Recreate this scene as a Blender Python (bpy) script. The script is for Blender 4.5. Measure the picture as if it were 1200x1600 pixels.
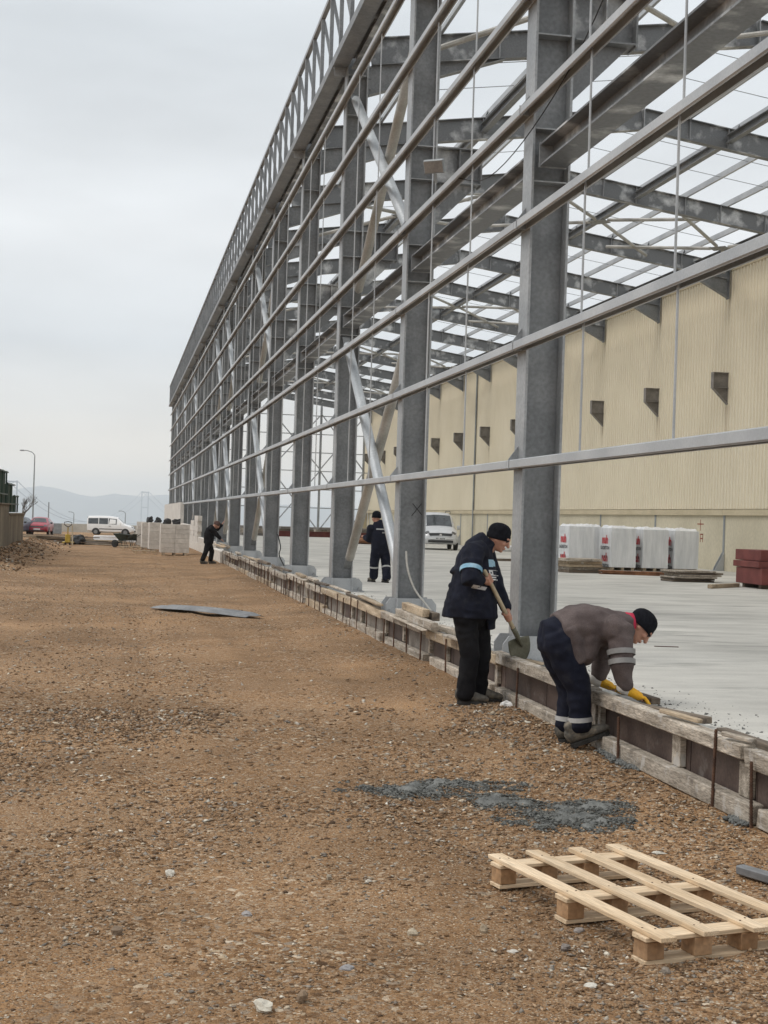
import bpy, math, random
import numpy as np
from mathutils import Vector, Matrix, noise
from mathutils.bvhtree import BVHTree

# ------------------------------------------------------------------ scene, camera, light
for o in list(bpy.data.objects):
    bpy.data.objects.remove(o)
S = bpy.context.scene
C = S.collection
random.seed(7)
RNG = np.random.default_rng(7)

CAM_H = 1.78
cam = bpy.data.cameras.new('camera')
cam_o = bpy.data.objects.new('camera', cam)
C.objects.link(cam_o)
cam.sensor_fit = 'VERTICAL'
cam.sensor_height = 36.0
cam.lens = 36.0 * 2219.0 / 1600.0
cam.clip_start = 0.1
cam.clip_end = 60000.0
YAW, PITCH, ROLL = math.radians(10.588), math.radians(0.317), math.radians(1.833)
cam_o.matrix_world = (Matrix.Translation((0, 0, CAM_H)) @ Matrix.Rotation(-YAW, 4, 'Z')
                      @ Matrix.Rotation(math.pi / 2 + PITCH, 4, 'X') @ Matrix.Rotation(ROLL, 4, 'Z'))
S.camera = cam_o

SUN_EL, SUN_AZ = math.radians(52), math.radians(-62)      # high, from the open side (left)
w = bpy.data.worlds.new('World')
S.world = w
w.use_nodes = True
nt = w.node_tree
nt.nodes.clear()
def N(t, **k):
    n = nt.nodes.new(t)
    for a, b in k.items():
        setattr(n, a, b)
    return n
sky = N('ShaderNodeTexSky', sky_type='NISHITA', sun_disc=False)
sky.sun_elevation = SUN_EL
sky.sun_rotation = SUN_AZ
sky.air_density = 1.0
sky.dust_density = 4.0
sky_dim = N('ShaderNodeVectorMath', operation='SCALE'); sky_dim.inputs['Scale'].default_value = 0.10
nt.links.new(sky.outputs[0], sky_dim.inputs[0])
tc = N('ShaderNodeTexCoord')
sep = N('ShaderNodeSeparateXYZ')
nt.links.new(tc.outputs['Generated'], sep.inputs[0])
ramp = N('ShaderNodeValToRGB')                            # overcast layer: warm low band, paler above
e = ramp.color_ramp.elements
e[0].position = 0.0; e[0].color = (1.0, 0.86, 0.66, 1)
e[1].position = 1.0; e[1].color = (1.02, 1.05, 1.08, 1)
for p, c in ((0.03, (1.05, 0.95, 0.80, 1)), (0.07, (0.90, 0.895, 0.865, 1)), (0.115, (0.80, 0.845, 0.88, 1)), (0.19, (0.90, 0.93, 0.95, 1)), (0.32, (0.80, 0.85, 0.885, 1)), (0.5, (0.95, 0.985, 1.01, 1))):
    k = ramp.color_ramp.elements.new(p); k.color = c
nt.links.new(sep.outputs['Z'], ramp.inputs[0])
mp = N('ShaderNodeMapping'); mp.inputs['Scale'].default_value = (1.8, 1.8, 6.0); mp.inputs['Location'].default_value = (3.1, 0.4, 0.7)
nt.links.new(tc.outputs['Generated'], mp.inputs[0])
cl = N('ShaderNodeTexNoise'); cl.inputs['Scale'].default_value = 1.7; cl.inputs['Detail'].default_value = 5; cl.inputs['Roughness'].default_value = 0.5
nt.links.new(mp.outputs[0], cl.inputs['Vector'])
cr = N('ShaderNodeMapRange'); cr.inputs['From Min'].default_value = 0.3; cr.inputs['From Max'].default_value = 0.7
cr.inputs['To Min'].default_value = 0.85; cr.inputs['To Max'].default_value = 1.10
nt.links.new(cl.outputs['Fac'], cr.inputs['Value'])
cm = N('ShaderNodeVectorMath', operation='SCALE')
nt.links.new(ramp.outputs[0], cm.inputs[0]); nt.links.new(cr.outputs[0], cm.inputs['Scale'])
mix = N('ShaderNodeMix', data_type='RGBA'); mix.inputs['Factor'].default_value = 0.9
nt.links.new(sky_dim.outputs[0], mix.inputs['A']); nt.links.new(cm.outputs[0], mix.inputs['B'])
bg = N('ShaderNodeBackground'); bg.inputs['Strength'].default_value = 1.06
nt.links.new(mix.outputs['Result'], bg.inputs['Color'])
wo = N('ShaderNodeOutputWorld')
nt.links.new(bg.outputs[0], wo.inputs['Surface'])

sun = bpy.data.lights.new('sun', 'SUN')
sun.energy = 1.5
sun.angle = math.radians(26)
sun.color = (1.0, 0.96, 0.90)
sun_o = bpy.data.objects.new('sun', sun)
C.objects.link(sun_o)
sd = Vector((math.sin(SUN_AZ) * math.cos(SUN_EL), math.cos(SUN_AZ) * math.cos(SUN_EL) * -0.35, math.sin(SUN_EL))).normalized()
sun_o.rotation_euler = sd.to_track_quat('Z', 'Y').to_euler()
sky.sun_rotation = math.atan2(sd.x, sd.y)
sky.sun_elevation = math.asin(sd.z)

S.view_settings.view_transform = 'Standard'
S.view_settings.look = 'None'
S.view_settings.exposure = 0.0
S.view_settings.gamma = 1.0
S.view_settings.use_curve_mapping = False
S.cycles.use_denoising = True
S.cycles.max_bounces = 6
S.cycles.diffuse_bounces = 3
S.cycles.glossy_bounces = 3
S.cycles.transmission_bounces = 4
S.cycles.volume_bounces = 3
S.cycles.sample_clamp_indirect = 4.0

# ------------------------------------------------------------------ helpers
WM = {}                                                   # world matrix of every object made here

def lk(o, M=None, parent=None):
    C.objects.link(o)
    M = M or Matrix()
    o.matrix_basis = M
    if parent is not None:
        o.parent = parent
        o.matrix_parent_inverse = WM[parent.name].inverted()
    WM[o.name] = M
    return o

def tag(o, label=None, cat=None, group=None, kind=None):
    if label: o['label'] = label
    if cat: o['category'] = cat
    if group: o['group'] = group
    if kind: o['kind'] = kind
    return o

def empty(name, loc, label=None, cat=None, group=None):
    o = bpy.data.objects.new(name, None)
    o.empty_display_size = 0.2
    lk(o, Matrix.Translation(loc))
    return tag(o, label, cat, group)

def obj(name, mesh, mat=None, parent=None, M=None, **t):
    if isinstance(mesh, G):
        mesh = mesh.mesh(name)
    o = bpy.data.objects.new(name, mesh)
    if mat is not None and not mesh.materials:
        mesh.materials.append(mat)
    lk(o, M, parent)
    return tag(o, **t)

def copy_tree(root, D, **t):
    """a copy of a thing with its parts and sub-parts, moved by matrix D (world)"""
    def rec(o, parent):
        c = o.copy()
        C.objects.link(c)
        Mw = D @ WM[o.name]
        c.matrix_basis = Mw
        WM[c.name] = Mw
        if parent is not None:
            c.parent = parent
            c.matrix_parent_inverse = WM[parent.name].inverted()
        for ch in [q for q in KIDS.get(o.name, ())]:
            rec(ch, c)
        return c
    KIDS = {}
    for q in bpy.data.objects:
        if q.parent: KIDS.setdefault(q.parent.name, []).append(q)
    return tag(rec(root, None), **t)

class G:
    """collects geometry for one mesh"""
    def __init__(s):
        s.v = []; s.f = []
    def add(s, v, f):
        b = len(s.v)
        s.v += [tuple(p) for p in v]
        s.f += [tuple(b + i for i in q) for q in f]
        return s
    def hexa(s, p):
        return s.add(p, [(0, 3, 2, 1), (4, 5, 6, 7), (0, 1, 5, 4), (1, 2, 6, 5), (2, 3, 7, 6), (3, 0, 4, 7)])
    def box(s, x0, x1, y0, y1, z0, z1):
        return s.hexa([(x0, y0, z0), (x1, y0, z0), (x1, y1, z0), (x0, y1, z0), (x0, y0, z1), (x1, y0, z1), (x1, y1, z1), (x0, y1, z1)])
    def obar(s, p0, p1, wd, h, up=(0, 0, 1)):
        p0 = Vector(p0); p1 = Vector(p1); d = (p1 - p0).normalized(); up = Vector(up)
        sd_ = d.cross(up)
        if sd_.length < 1e-5: sd_ = d.cross(Vector((1, 0, 0)))
        sd_.normalize(); u = sd_.cross(d)
        a = sd_ * wd / 2; b = u * h / 2
        return s.hexa([p0 - a - b, p0 + a - b, p1 + a - b, p1 - a - b, p0 - a + b, p0 + a + b, p1 + a + b, p1 - a + b])
    def isec(s, p0, p1, depth, width, tf=0.018, tw=0.012, up=(0, 0, 1)):
        p0 = Vector(p0); p1 = Vector(p1); d = (p1 - p0).normalized()
        sd_ = d.cross(Vector(up)).normalized(); u = sd_.cross(d)
        o = u * (depth / 2 - tf / 2)
        s.obar(p0 + o, p1 + o, width, tf, up); s.obar(p0 - o, p1 - o, width, tf, up)
        return s.obar(p0, p1, tw, depth - 2 * tf - 0.0005, up)
    def tube(s, path, rad, n=8, cap=True, side=None, rnd=False):
        path = [Vector(p) for p in path]
        if not isinstance(rad, (list, tuple)): rad = [rad] * len(path)
        rad = [r if isinstance(r, tuple) else (r, r) for r in rad]
        if rnd:                                           # rounded ends
            t0 = (path[0] - path[1]).normalized(); t1 = (path[-1] - path[-2]).normalized()
            m0 = min(rad[0]); m1 = min(rad[-1])
            sc = lambda r, k: (r[0] * k, r[1] * k)
            path = [path[0] + t0 * m0 * .75, path[0] + t0 * m0 * .45] + path + [path[-1] + t1 * m1 * .45, path[-1] + t1 * m1 * .75]
            rad = [sc(rad[0], .3), sc(rad[0], .8)] + rad + [sc(rad[-1], .8), sc(rad[-1], .3)]
        m = len(path); V = []; F = []
        sv = Vector(side) if side is not None else None
        prev = None
        for i, p in enumerate(path):
            t = (path[min(i + 1, m - 1)] - path[max(i - 1, 0)]).normalized()
            if sv is not None:
                a = sv - t * sv.dot(t)
            elif prev is not None:
                a = prev - t * prev.dot(t)
            else:
                a = t.orthogonal()
            if a.length < 1e-6: a = t.orthogonal()
            a.normalize(); prev = a
            b = t.cross(a)
            for k in range(n):
                q = 2 * math.pi * k / n
                V.append(p + a * (rad[i][0] * math.cos(q)) + b * (rad[i][1] * math.sin(q)))
        for i in range(m - 1):
            for k in range(n):
                k2 = (k + 1) % n
                F.append((i * n + k, i * n + k2, (i + 1) * n + k2, (i + 1) * n + k))
        if cap:
            F.append(tuple(range(n - 1, -1, -1)))
            F.append(tuple((m - 1) * n + k for k in range(n)))
        return s.add(V, F)
    def prism(s, pts, axis, lo, hi):
        """polygon pts (2D) extruded along axis 'x','y' or 'z' from lo to hi"""
        n = len(pts)
        mk = {'x': lambda p, h: (h, p[0], p[1]), 'y': lambda p, h: (p[0], h, p[1]), 'z': lambda p, h: (p[0], p[1], h)}[axis]
        V = [mk(p, lo) for p in pts] + [mk(p, hi) for p in pts]
        F = [tuple(range(n - 1, -1, -1)), tuple(range(n, 2 * n))] + [(i, (i + 1) % n, n + (i + 1) % n, n + i) for i in range(n)]
        if axis == 'y': F = [tuple(reversed(q)) for q in F]
        return s.add(V, F)
    def ball(s, c, r, n=10, m=7, M=None):
        """ellipsoid; r = (rx, ry, rz), M optional 3x3 rotation"""
        r = r if isinstance(r, tuple) else (r, r, r)
        V = []; F = []
        c = Vector(c)
        for j in range(m + 1):
            th = math.pi * j / m
            for i in range(n):
                ph = 2 * math.pi * i / n
                p = Vector((r[0] * math.sin(th) * math.cos(ph), r[1] * math.sin(th) * math.sin(ph), r[2] * math.cos(th)))
                if M: p = M @ p
                V.append(c + p)
        for j in range(m):
            for i in range(n):
                F.append((j * n + i, (j + 1) * n + i, (j + 1) * n + (i + 1) % n, j * n + (i + 1) % n))
        return s.add(V, F)
    def cbox(s, sx, sy, sz, b=0.004, jit=0.0, c=(0, 0, 0)):
        """chamfered box centred on c"""
        V = []
        for ax in range(3):
            pass
        h = (sx / 2, sy / 2, sz / 2)
        idx = {}
        for X in (-1, 1):
            for Y in (-1, 1):
                for Z in (-1, 1):
                    j = [random.uniform(-jit, jit) for _ in range(3)]
                    for ax in range(3):
                        p = [X * (h[0] - b), Y * (h[1] - b), Z * (h[2] - b)]
                        p[ax] = (X, Y, Z)[ax] * h[ax]
                        idx[(X, Y, Z, ax)] = len(V)
                        V.append((p[0] + j[0] + c[0], p[1] + j[1] + c[1], p[2] + j[2] + c[2]))
        F = []
        for ax in range(3):                               # main faces
            o1, o2 = [(1, 2), (2, 0), (0, 1)][ax]
            for sg in (-1, 1):
                q = []
                for a, b_ in ((-1, -1), (1, -1), (1, 1), (-1, 1)):
                    k = [0, 0, 0]; k[ax] = sg; k[o1] = a; k[o2] = b_
                    q.append(idx[(k[0], k[1], k[2], ax)])
                F.append(tuple(q) if sg > 0 else tuple(reversed(q)))
        for ax in range(3):                               # edge chamfers along ax
            o1, o2 = [(1, 2), (2, 0), (0, 1)][ax]
            for a in (-1, 1):
                for b_ in (-1, 1):
                    k0 = [0, 0, 0]; k0[o1] = a; k0[o2] = b_; k1 = list(k0)
                    k0[ax] = -1; k1[ax] = 1
                    q = (idx[(*k0, o1)], idx[(*k1, o1)], idx[(*k1, o2)], idx[(*k0, o2)])
                    F.append(q if a * b_ < 0 else tuple(reversed(q)))
        for X in (-1, 1):
            for Y in (-1, 1):
                for Z in (-1, 1):
                    q = (idx[(X, Y, Z, 0)], idx[(X, Y, Z, 1)], idx[(X, Y, Z, 2)])
                    F.append(q if X * Y * Z > 0 else tuple(reversed(q)))
        return s.add(V, F)
    def mesh(s, name, smooth=False):
        me = bpy.data.meshes.new(name)
        me.from_pydata(s.v, [], s.f)
        me.update()
        if smooth:
            me.polygons.foreach_set('use_smooth', [True] * len(me.polygons))
        return me

def frame_to(p0, p1, up=(0, 0, 1)):
    """matrix whose X axis runs from p0 to p1, origin midway"""
    p0 = Vector(p0); p1 = Vector(p1)
    x = (p1 - p0).normalized(); up = Vector(up)
    y = up.cross(x)
    if y.length < 1e-5: y = Vector((0, 1, 0))
    y.normalize(); z = x.cross(y)
    M = Matrix((x, y, z)).transposed().to_4x4()
    M.translation = (p0 + p1) / 2
    return M

# ------------------------------------------------------------------ materials
def pm(name, c1, c2, scale=3.0, rough=0.7, metal=0.0, bump=0.0, bscale=40.0, stretch=(1, 1, 1), coords='pos',
       fine=0.0, vary=0.0, detail=6.0, lo=0.35, hi=0.65, spec=None, rvar=0.0, bdist=0.01):
    m = bpy.data.materials.new(name)
    m.use_nodes = True
    t = m.node_tree
    t.nodes.clear()
    n = t.nodes.new; L = t.links.new
    out = n('ShaderNodeOutputMaterial'); b = n('ShaderNodeBsdfPrincipled')
    L(b.outputs[0], out.inputs[0])
    if coords == 'pos':
        src = n('ShaderNodeNewGeometry').outputs['Position']
    else:
        src = n('ShaderNodeTexCoord').outputs['Object']
    mpn = n('ShaderNodeMapping'); mpn.inputs['Scale'].default_value = stretch
    L(src, mpn.inputs[0])
    vec = mpn.outputs[0]
    oi = n('ShaderNodeObjectInfo')
    if coords != 'pos':
        ad = n('ShaderNodeVectorMath'); ad.operation = 'ADD'
        mu = n('ShaderNodeVectorMath'); mu.operation = 'SCALE'; mu.inputs[0].default_value = (37.0, 19.0, 53.0)
        L(oi.outputs['Random'], mu.inputs['Scale']); L(vec, ad.inputs[0]); L(mu.outputs[0], ad.inputs[1])
        vec = ad.outputs[0]
    n1 = n('ShaderNodeTexNoise'); n1.inputs['Scale'].default_value = scale; n1.inputs['Detail'].default_value = detail
    L(vec, n1.inputs['Vector'])
    mr = n('ShaderNodeMapRange'); mr.inputs['From Min'].default_value = lo; mr.inputs['From Max'].default_value = hi
    L(n1.outputs['Fac'], mr.inputs['Value'])
    mx = n('ShaderNodeMix'); mx.data_type = 'RGBA'
    mx.inputs['A'].default_value = (*c1, 1); mx.inputs['B'].default_value = (*c2, 1)
    L(mr.outputs[0], mx.inputs['Factor'])
    col = mx.outputs['Result']
    n2 = None
    if fine or bump:
        n2 = n('ShaderNodeTexNoise'); n2.inputs['Scale'].default_value = bscale; n2.inputs['Detail'].default_value = 5
        L(vec, n2.inputs['Vector'])
    if fine:
        f2 = n('ShaderNodeMapRange'); f2.inputs['From Min'].default_value = .3; f2.inputs['From Max'].default_value = .7
        f2.inputs['To Min'].default_value = 1 - fine; f2.inputs['To Max'].default_value = 1 + fine
        L(n2.outputs['Fac'], f2.inputs['Value'])
        v2 = n('ShaderNodeVectorMath'); v2.operation = 'SCALE'; L(col, v2.inputs[0]); L(f2.outputs[0], v2.inputs['Scale'])
        col = v2.outputs[0]
    if vary:
        f3 = n('ShaderNodeMapRange'); f3.inputs['To Min'].default_value = 1 - vary; f3.inputs['To Max'].default_value = 1 + vary
        L(oi.outputs['Random'], f3.inputs['Value'])
        v3 = n('ShaderNodeVectorMath'); v3.operation = 'SCALE'; L(col, v3.inputs[0]); L(f3.outputs[0], v3.inputs['Scale'])
        col = v3.outputs[0]
    L(col, b.inputs['Base Color'])
    b.inputs['Roughness'].default_value = rough
    if rvar:
        fr = n('ShaderNodeMapRange'); fr.inputs['To Min'].default_value = rough - rvar; fr.inputs['To Max'].default_value = rough + rvar
        L(n1.outputs['Fac'], fr.inputs['Value']); L(fr.outputs[0], b.inputs['Roughness'])
    b.inputs['Metallic'].default_value = metal
    if spec is not None: b.inputs['Specular IOR Level'].default_value = spec
    if bump:
        bp = n('ShaderNodeBump'); bp.inputs['Strength'].default_value = bump; bp.inputs['Distance'].default_value = bdist
        L(n2.outputs['Fac'], bp.inputs['Height']); L(bp.outputs[0], b.inputs['Normal'])
    return m

def nodes_of(m):
    t = m.node_tree
    return t, next(x for x in t.nodes if x.type == 'BSDF_PRINCIPLED')

M = {}
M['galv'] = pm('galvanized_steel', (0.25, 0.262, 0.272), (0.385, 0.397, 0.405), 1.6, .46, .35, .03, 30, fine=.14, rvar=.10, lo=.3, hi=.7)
M['galv_dark'] = pm('galvanized_dark_shaded_web', (0.165, 0.174, 0.182), (0.26, 0.27, 0.277), 2.2, .5, .3, .03, 25, fine=.16, rvar=.1, lo=.3, hi=.7)  # darker copy of galv: shade on the column webs is put into its colour
M['galv_patchy'] = pm('galvanized_rafter', (0.18, 0.187, 0.193), (0.62, 0.63, 0.63), 2.4, .5, .3, .03, 30, fine=.14, lo=.52, hi=.70, detail=9)
M['galv_light'] = pm('galvanized_girt', (0.36, 0.375, 0.39), (0.48, 0.495, 0.505), 1.3, .42, .25, .02, 50, fine=.08, rvar=.08)
M['galv_bright'] = pm('bright_zinc_tube', (0.36, 0.385, 0.405), (0.5, 0.525, 0.54), 2.0, .48, .30, .02, 30, fine=.10, rvar=.08)
M['galv_dull'] = pm('dusty_tube', (.33, .325, .30), (.46, .45, .42), 2.5, .6, .1, .03, 40, fine=.12)
M['concrete'] = pm('concrete_curb', (.33, .33, .31), (.45, .44, .41), 2.5, .85, 0, .25, 60, fine=.15)
M['wet_concrete'] = pm('wet_concrete', (0.085, 0.088, 0.082), (0.175, 0.177, 0.165), 9, .55, 0, .6, 70, fine=.2, bdist=.015)
M['timber'] = pm('weathered_timber', (0.25, 0.185, 0.12), (0.47, 0.38, 0.27), 2.2, .85, 0, .35, 22, stretch=(.6, 5, 5), coords='obj', fine=.30, vary=.16, lo=.3, hi=.7, bdist=.006)
M['timber_grey'] = pm('grey_dusty_timber', (0.22, 0.185, 0.145), (0.5, 0.44, 0.365), 3.2, .92, 0, .6, 24, stretch=(.9, 6, 6), coords='obj', fine=.42, vary=.16, lo=.32, hi=.68, bdist=.008)
M['timber_dark'] = pm('dark_old_timber', (.085, .065, .05), (.17, .135, .10), 2.5, .85, 0, .3, 25, stretch=(.7, 6, 6), coords='obj', fine=.3, vary=.2, bdist=.006)
M['pine'] = pm('fresh_pine', (0.53, 0.39, 0.245), (0.68, 0.535, 0.37), 1.6, .75, 0, .3, 16, stretch=(.6, 11, 11), coords='obj', fine=.26, vary=.10, bdist=.004)
M['pine_block'] = pm('pine_end_grain', (.29, .165, .08), (.43, .27, .15), 6, .85, 0, .3, 40, coords='obj', fine=.22, vary=.15)
M['panel_brown'] = pm('phenolic_form_panel', (.050, .030, .024), (.12, .085, .07), 3.2, .6, 0, .12, 40, fine=.25, vary=.2, lo=.35, hi=.7)
M['panel_grey'] = pm('concrete_stained_panel', (.17, .14, .115), (.31, .275, .24), 4, .85, 0, .2, 40, fine=.22, vary=.14)
M['rust'] = pm('rusty_rebar', (0.055, 0.028, 0.017), (0.12, 0.06, 0.035), 14, .85, 0, .4, 90, fine=.2)
M['rust_sheet'] = pm('rusty_sheet', (.13, .055, .025), (.26, .12, .055), 4, .85, 0, .2, 40, fine=.2)
M['corbel_old'] = pm('painted_corbel', (0.19, 0.175, 0.16), (0.27, 0.25, 0.23), 5, .7, .1, .05, 40, fine=.1)
M['black_rubber'] = pm('black_rubber', (.012, .012, .012), (.03, .03, .03), 8, .7)
M['plastic_black'] = pm('black_plastic', (.012, .013, .014), (.03, .03, .032), 12, .5)
M['aac'] = pm('aerated_block', (0.53, 0.49, 0.44), (0.67, 0.63, 0.575), 6, .95, 0, .12, 90, coords='obj', fine=.05, vary=.07)
M['white_paint'] = pm('white_car_paint', (.74, .74, .73), (.80, .80, .79), 2, .28, 0, spec=.6)
M['silver_paint'] = pm('silver_white_paint', (.55, .56, .57), (.66, .67, .68), 2, .3, .2, spec=.6)
M['red_paint'] = pm('red_car_paint', (.26, .012, .03), (.34, .02, .04), 2, .28, 0, spec=.6)
M['blue_paint'] = pm('dark_blue_car_paint', (.05, .07, .10), (.09, .11, .15), 2, .3, 0)
M['glass'] = pm('dark_car_glass', (.018, .022, .025), (.05, .06, .065), 3, .06, 0, spec=.8)
M['lamp_glass'] = pm('headlamp_glass', (0.05, 0.05, 0.05), (0.16, 0.16, 0.16), 30, .15, 0, spec=.8)
M['chrome'] = pm('chrome_badge', (.6, .6, .6), (.75, .75, .75), 20, .25, .8)
M['plate_white'] = pm('number_plate', (.62, .63, .64), (.70, .70, .70), 20, .5)
M['red_steel'] = pm('red_primer_steel', (.125, .028, .024), (.185, .048, .040), 2.5, .7, 0, .05, 40, fine=.10)
M['green'] = pm('green_sheet_fence', (0.016, 0.042, 0.03), (0.03, 0.07, 0.05), 3, .5, 0, .05, 20, fine=.1)
M['yellow'] = pm('yellow_paint', (0.4, 0.27, 0.03), (0.5, 0.35, 0.06), 9, .5, 0, fine=.1)
M['lamp_grey'] = pm('street_lamp_paint', (.22, .24, .25), (.30, .32, .33), 3, .5, .2)
M['bridge'] = pm('bridge_steel', (.16, .17, .18), (.24, .25, .26), .01, .7)
M['barrow_green'] = pm('dark_green_barrow', (.012, .020, .016), (.03, .045, .035), 12, .5, 0, fine=.2)
M['wrap'] = pm('white_stretch_wrap', (.60, .615, .63), (.74, .75, .76), 1.8, .30, 0, .25, 7, stretch=(3.2, 3.2, .45), fine=.05, spec=.5, bdist=.03)
M['wrap_dim'] = pm('white_foil', (.68, .69, .70), (.80, .80, .80), 4, .4, 0, .3, 14, fine=.06, bdist=.03)
M['print_red'] = pm('red_print', (.52, .03, .04), (.62, .06, .07), 9, .5)
M['print_dark'] = pm('dark_print', (.05, .055, .06), (.09, .09, .10), 9, .5)
M['mark_red'] = pm('red_wall_paint', (.24, .05, .03), (.36, .12, .07), 8, .9)
M['paper'] = pm('white_paper', (.70, .69, .66), (.80, .79, .77), 20, .8, 0, .3, 30)
M['skin'] = pm('skin', (.38, .185, .125), (.47, .25, .175), 16, .55, 0, .05, 90, fine=.05)
M['skin_face'] = M['skin']
M['eye'] = pm('eye', (.02, .015, .012), (.03, .02, .02), 20, .3)
M['navy'] = pm('navy_work_jacket', (0.0055, 0.0068, 0.014), (0.011, 0.0135, 0.026), 9, .9, 0, .25, 130, fine=.2, spec=.25)
M['navy2'] = pm('navy_trousers', (.006, .0075, .016), (.012, .014, .026), 9, .9, 0, .25, 130, fine=.2, spec=.2)
M['blackcloth'] = pm('black_trousers', (.006, .006, .0075), (.012, .012, .014), 9, .95, 0, .25, 130, fine=.2, spec=.2)
M['brownjacket'] = pm('grey_brown_jacket', (0.08, 0.062, 0.06), (0.125, 0.1, 0.096), 6, .95, 0, .25, 110, fine=.15, spec=.2)
M['beanie'] = pm('black_knit_beanie', (.006, .0065, .009), (.011, .012, .016), 30, 1.0, 0, .5, 160, fine=.2, spec=.15)
M['boot'] = pm('dusty_work_shoe', (0.055, 0.05, 0.043), (0.13, 0.12, 0.1), 14, .85, 0, .2, 60, fine=.2)
M['sole'] = pm('shoe_sole', (.018, .017, .016), (.04, .038, .035), 14, .9)
M['glove_y'] = pm('yellow_glove', (.72, .36, .015), (.80, .45, .03), 18, .75, 0, .2, 90, fine=.08)
M['glove_w'] = pm('knit_glove_cuff', (.55, .52, .48), (.66, .63, .58), 30, .95)
M['refl'] = pm('reflective_tape', (.36, .36, .36), (.44, .44, .43), 20, .5)
M['refl_dim'] = pm('dirty_reflective_tape', (.19, .185, .18), (.25, .245, .24), 14, .6)
M['cyan'] = pm('light_blue_patch', (.17, .36, .50), (.34, .50, .60), 8, .8, 0, fine=.1)
M['white_cloth'] = pm('white_cloth', (.55, .55, .56), (.66, .66, .66), 12, .85)
M['red_cloth'] = pm('red_collar', (.36, .012, .04), (.46, .02, .06), 12, .85)
M['handle'] = pm('shovel_handle_wood', (.36, .29, .19), (.47, .39, .27), 3, .65, 0, .1, 30, stretch=(1, 1, 1), fine=.12)
M['shovel'] = pm('shovel_steel', (0.095, 0.092, 0.062), (0.15, 0.145, 0.105), 9, .55, .3, .1, 40, fine=.15)
M['bark'] = pm('bark', (.07, .06, .052), (.13, .115, .10), 10, .9)
M['old_wall'] = pm('stained_concrete_wall', (.115, .092, .062), (.25, .215, .155), 1.1, .95, 0, .25, 18, stretch=(1, 1, .35), fine=.22, lo=.3, hi=.7)
M['barrier'] = pm('pale_concrete_barrier', (.40, .385, .34), (.50, .48, .43), 1.2, .9, 0, .1, 20, fine=.08)
M['tin'] = pm('grey_tin_sheet', (0.15, 0.153, 0.158), (0.24, 0.243, 0.246), 3, .6, .2, .05, 20, fine=.15)

def splash(m, colr=(.47, .445, .41), lo=.56, hi=.64, sc=7.0, amt=.85):
    t, b = nodes_of(m)
    n = t.nodes.new; L = t.links.new
    src = b.inputs['Base Color'].links[0].from_socket
    q = n('ShaderNodeTexNoise'); q.inputs['Scale'].default_value = sc; q.inputs['Detail'].default_value = 7; q.inputs['Roughness'].default_value = .65
    L(n('ShaderNodeNewGeometry').outputs['Position'], q.inputs['Vector'])
    r = n('ShaderNodeMapRange'); r.inputs['From Min'].default_value = lo; r.inputs['From Max'].default_value = hi; r.inputs['To Max'].default_value = amt
    L(q.outputs['Fac'], r.inputs['Value'])
    mx = n('ShaderNodeMix'); mx.data_type = 'RGBA'; L(r.outputs[0], mx.inputs['Factor']); L(src, mx.inputs['A']); mx.inputs['B'].default_value = (*colr, 1)
    L(mx.outputs['Result'], b.inputs['Base Color'])
splash(M['timber_grey']); splash(M['timber'], lo=.60, hi=.68)
splash(M['timber_grey'], (.12, .10, .08), .56, .66, 5.0, .75); splash(M['timber'], (.11, .08, .055), .58, .68, 5.0, .7)
splash(M['panel_brown'], (.25, .23, .21), .60, .72, 3.0, .5)
splash(M['pine'], (.34, .22, .12), .66, .72, 6.0, .6)

splash(M['navy'], (.035, .036, .040), .56, .72, 11.0, .55); splash(M['navy2'], (.04, .04, .042), .56, .72, 9.0, .5); splash(M['blackcloth'], (.035, .034, .033), .56, .74, 8.0, .45)
splash(M['brownjacket'], (.17, .155, .145), .58, .74, 7.0, .5); splash(M['boot'], (.24, .20, .15), .52, .66, 14.0, .7)
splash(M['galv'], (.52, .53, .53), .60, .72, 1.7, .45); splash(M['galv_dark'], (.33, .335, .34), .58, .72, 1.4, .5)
# ------------------------------------------------------------------ terrain
def sstep(a, b, x):
    t = np.clip((x - a) / (b - a), 0, 1)
    return t * t * (3 - 2 * t)

def vnoise(x, y, seed=0):
    """cheap smooth value noise, vectorised"""
    xi = np.floor(x).astype(np.int64); yi = np.floor(y).astype(np.int64)
    xf = x - xi; yf = y - yi
    xf = xf * xf * (3 - 2 * xf); yf = yf * yf * (3 - 2 * yf)
    def h(a, b):
        n = (a * 374761393 + b * 668265263 + seed * 1274126177) & 0xFFFFFFFF
        n = ((n ^ (n >> 13)) * 1274126177) & 0xFFFFFFFF
        return ((n ^ (n >> 16)) & 0xFFFF) / 65535.0
    return (h(xi, yi) * (1 - xf) + h(xi + 1, yi) * xf) * (1 - yf) + (h(xi, yi + 1) * (1 - xf) + h(xi + 1, yi + 1) * xf) * yf

def rough_mask(x, y):
    """1 where the ground is loose gravel, 0 where it is driven smooth"""
    n = vnoise(x * .55 + 3, y * .38, 5) * .6 + vnoise(x * 1.7, y * 1.3, 6) * .4
    track = np.exp(-((x - 1.15 - .02 * y) / .55) ** 2) * .38 + np.exp(-((x - 2.75) / .5) ** 2) * .34 * sstep(7, 11, y)
    return np.clip((n - .30 - track) * 2.6 + .25, 0, 1)

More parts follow.
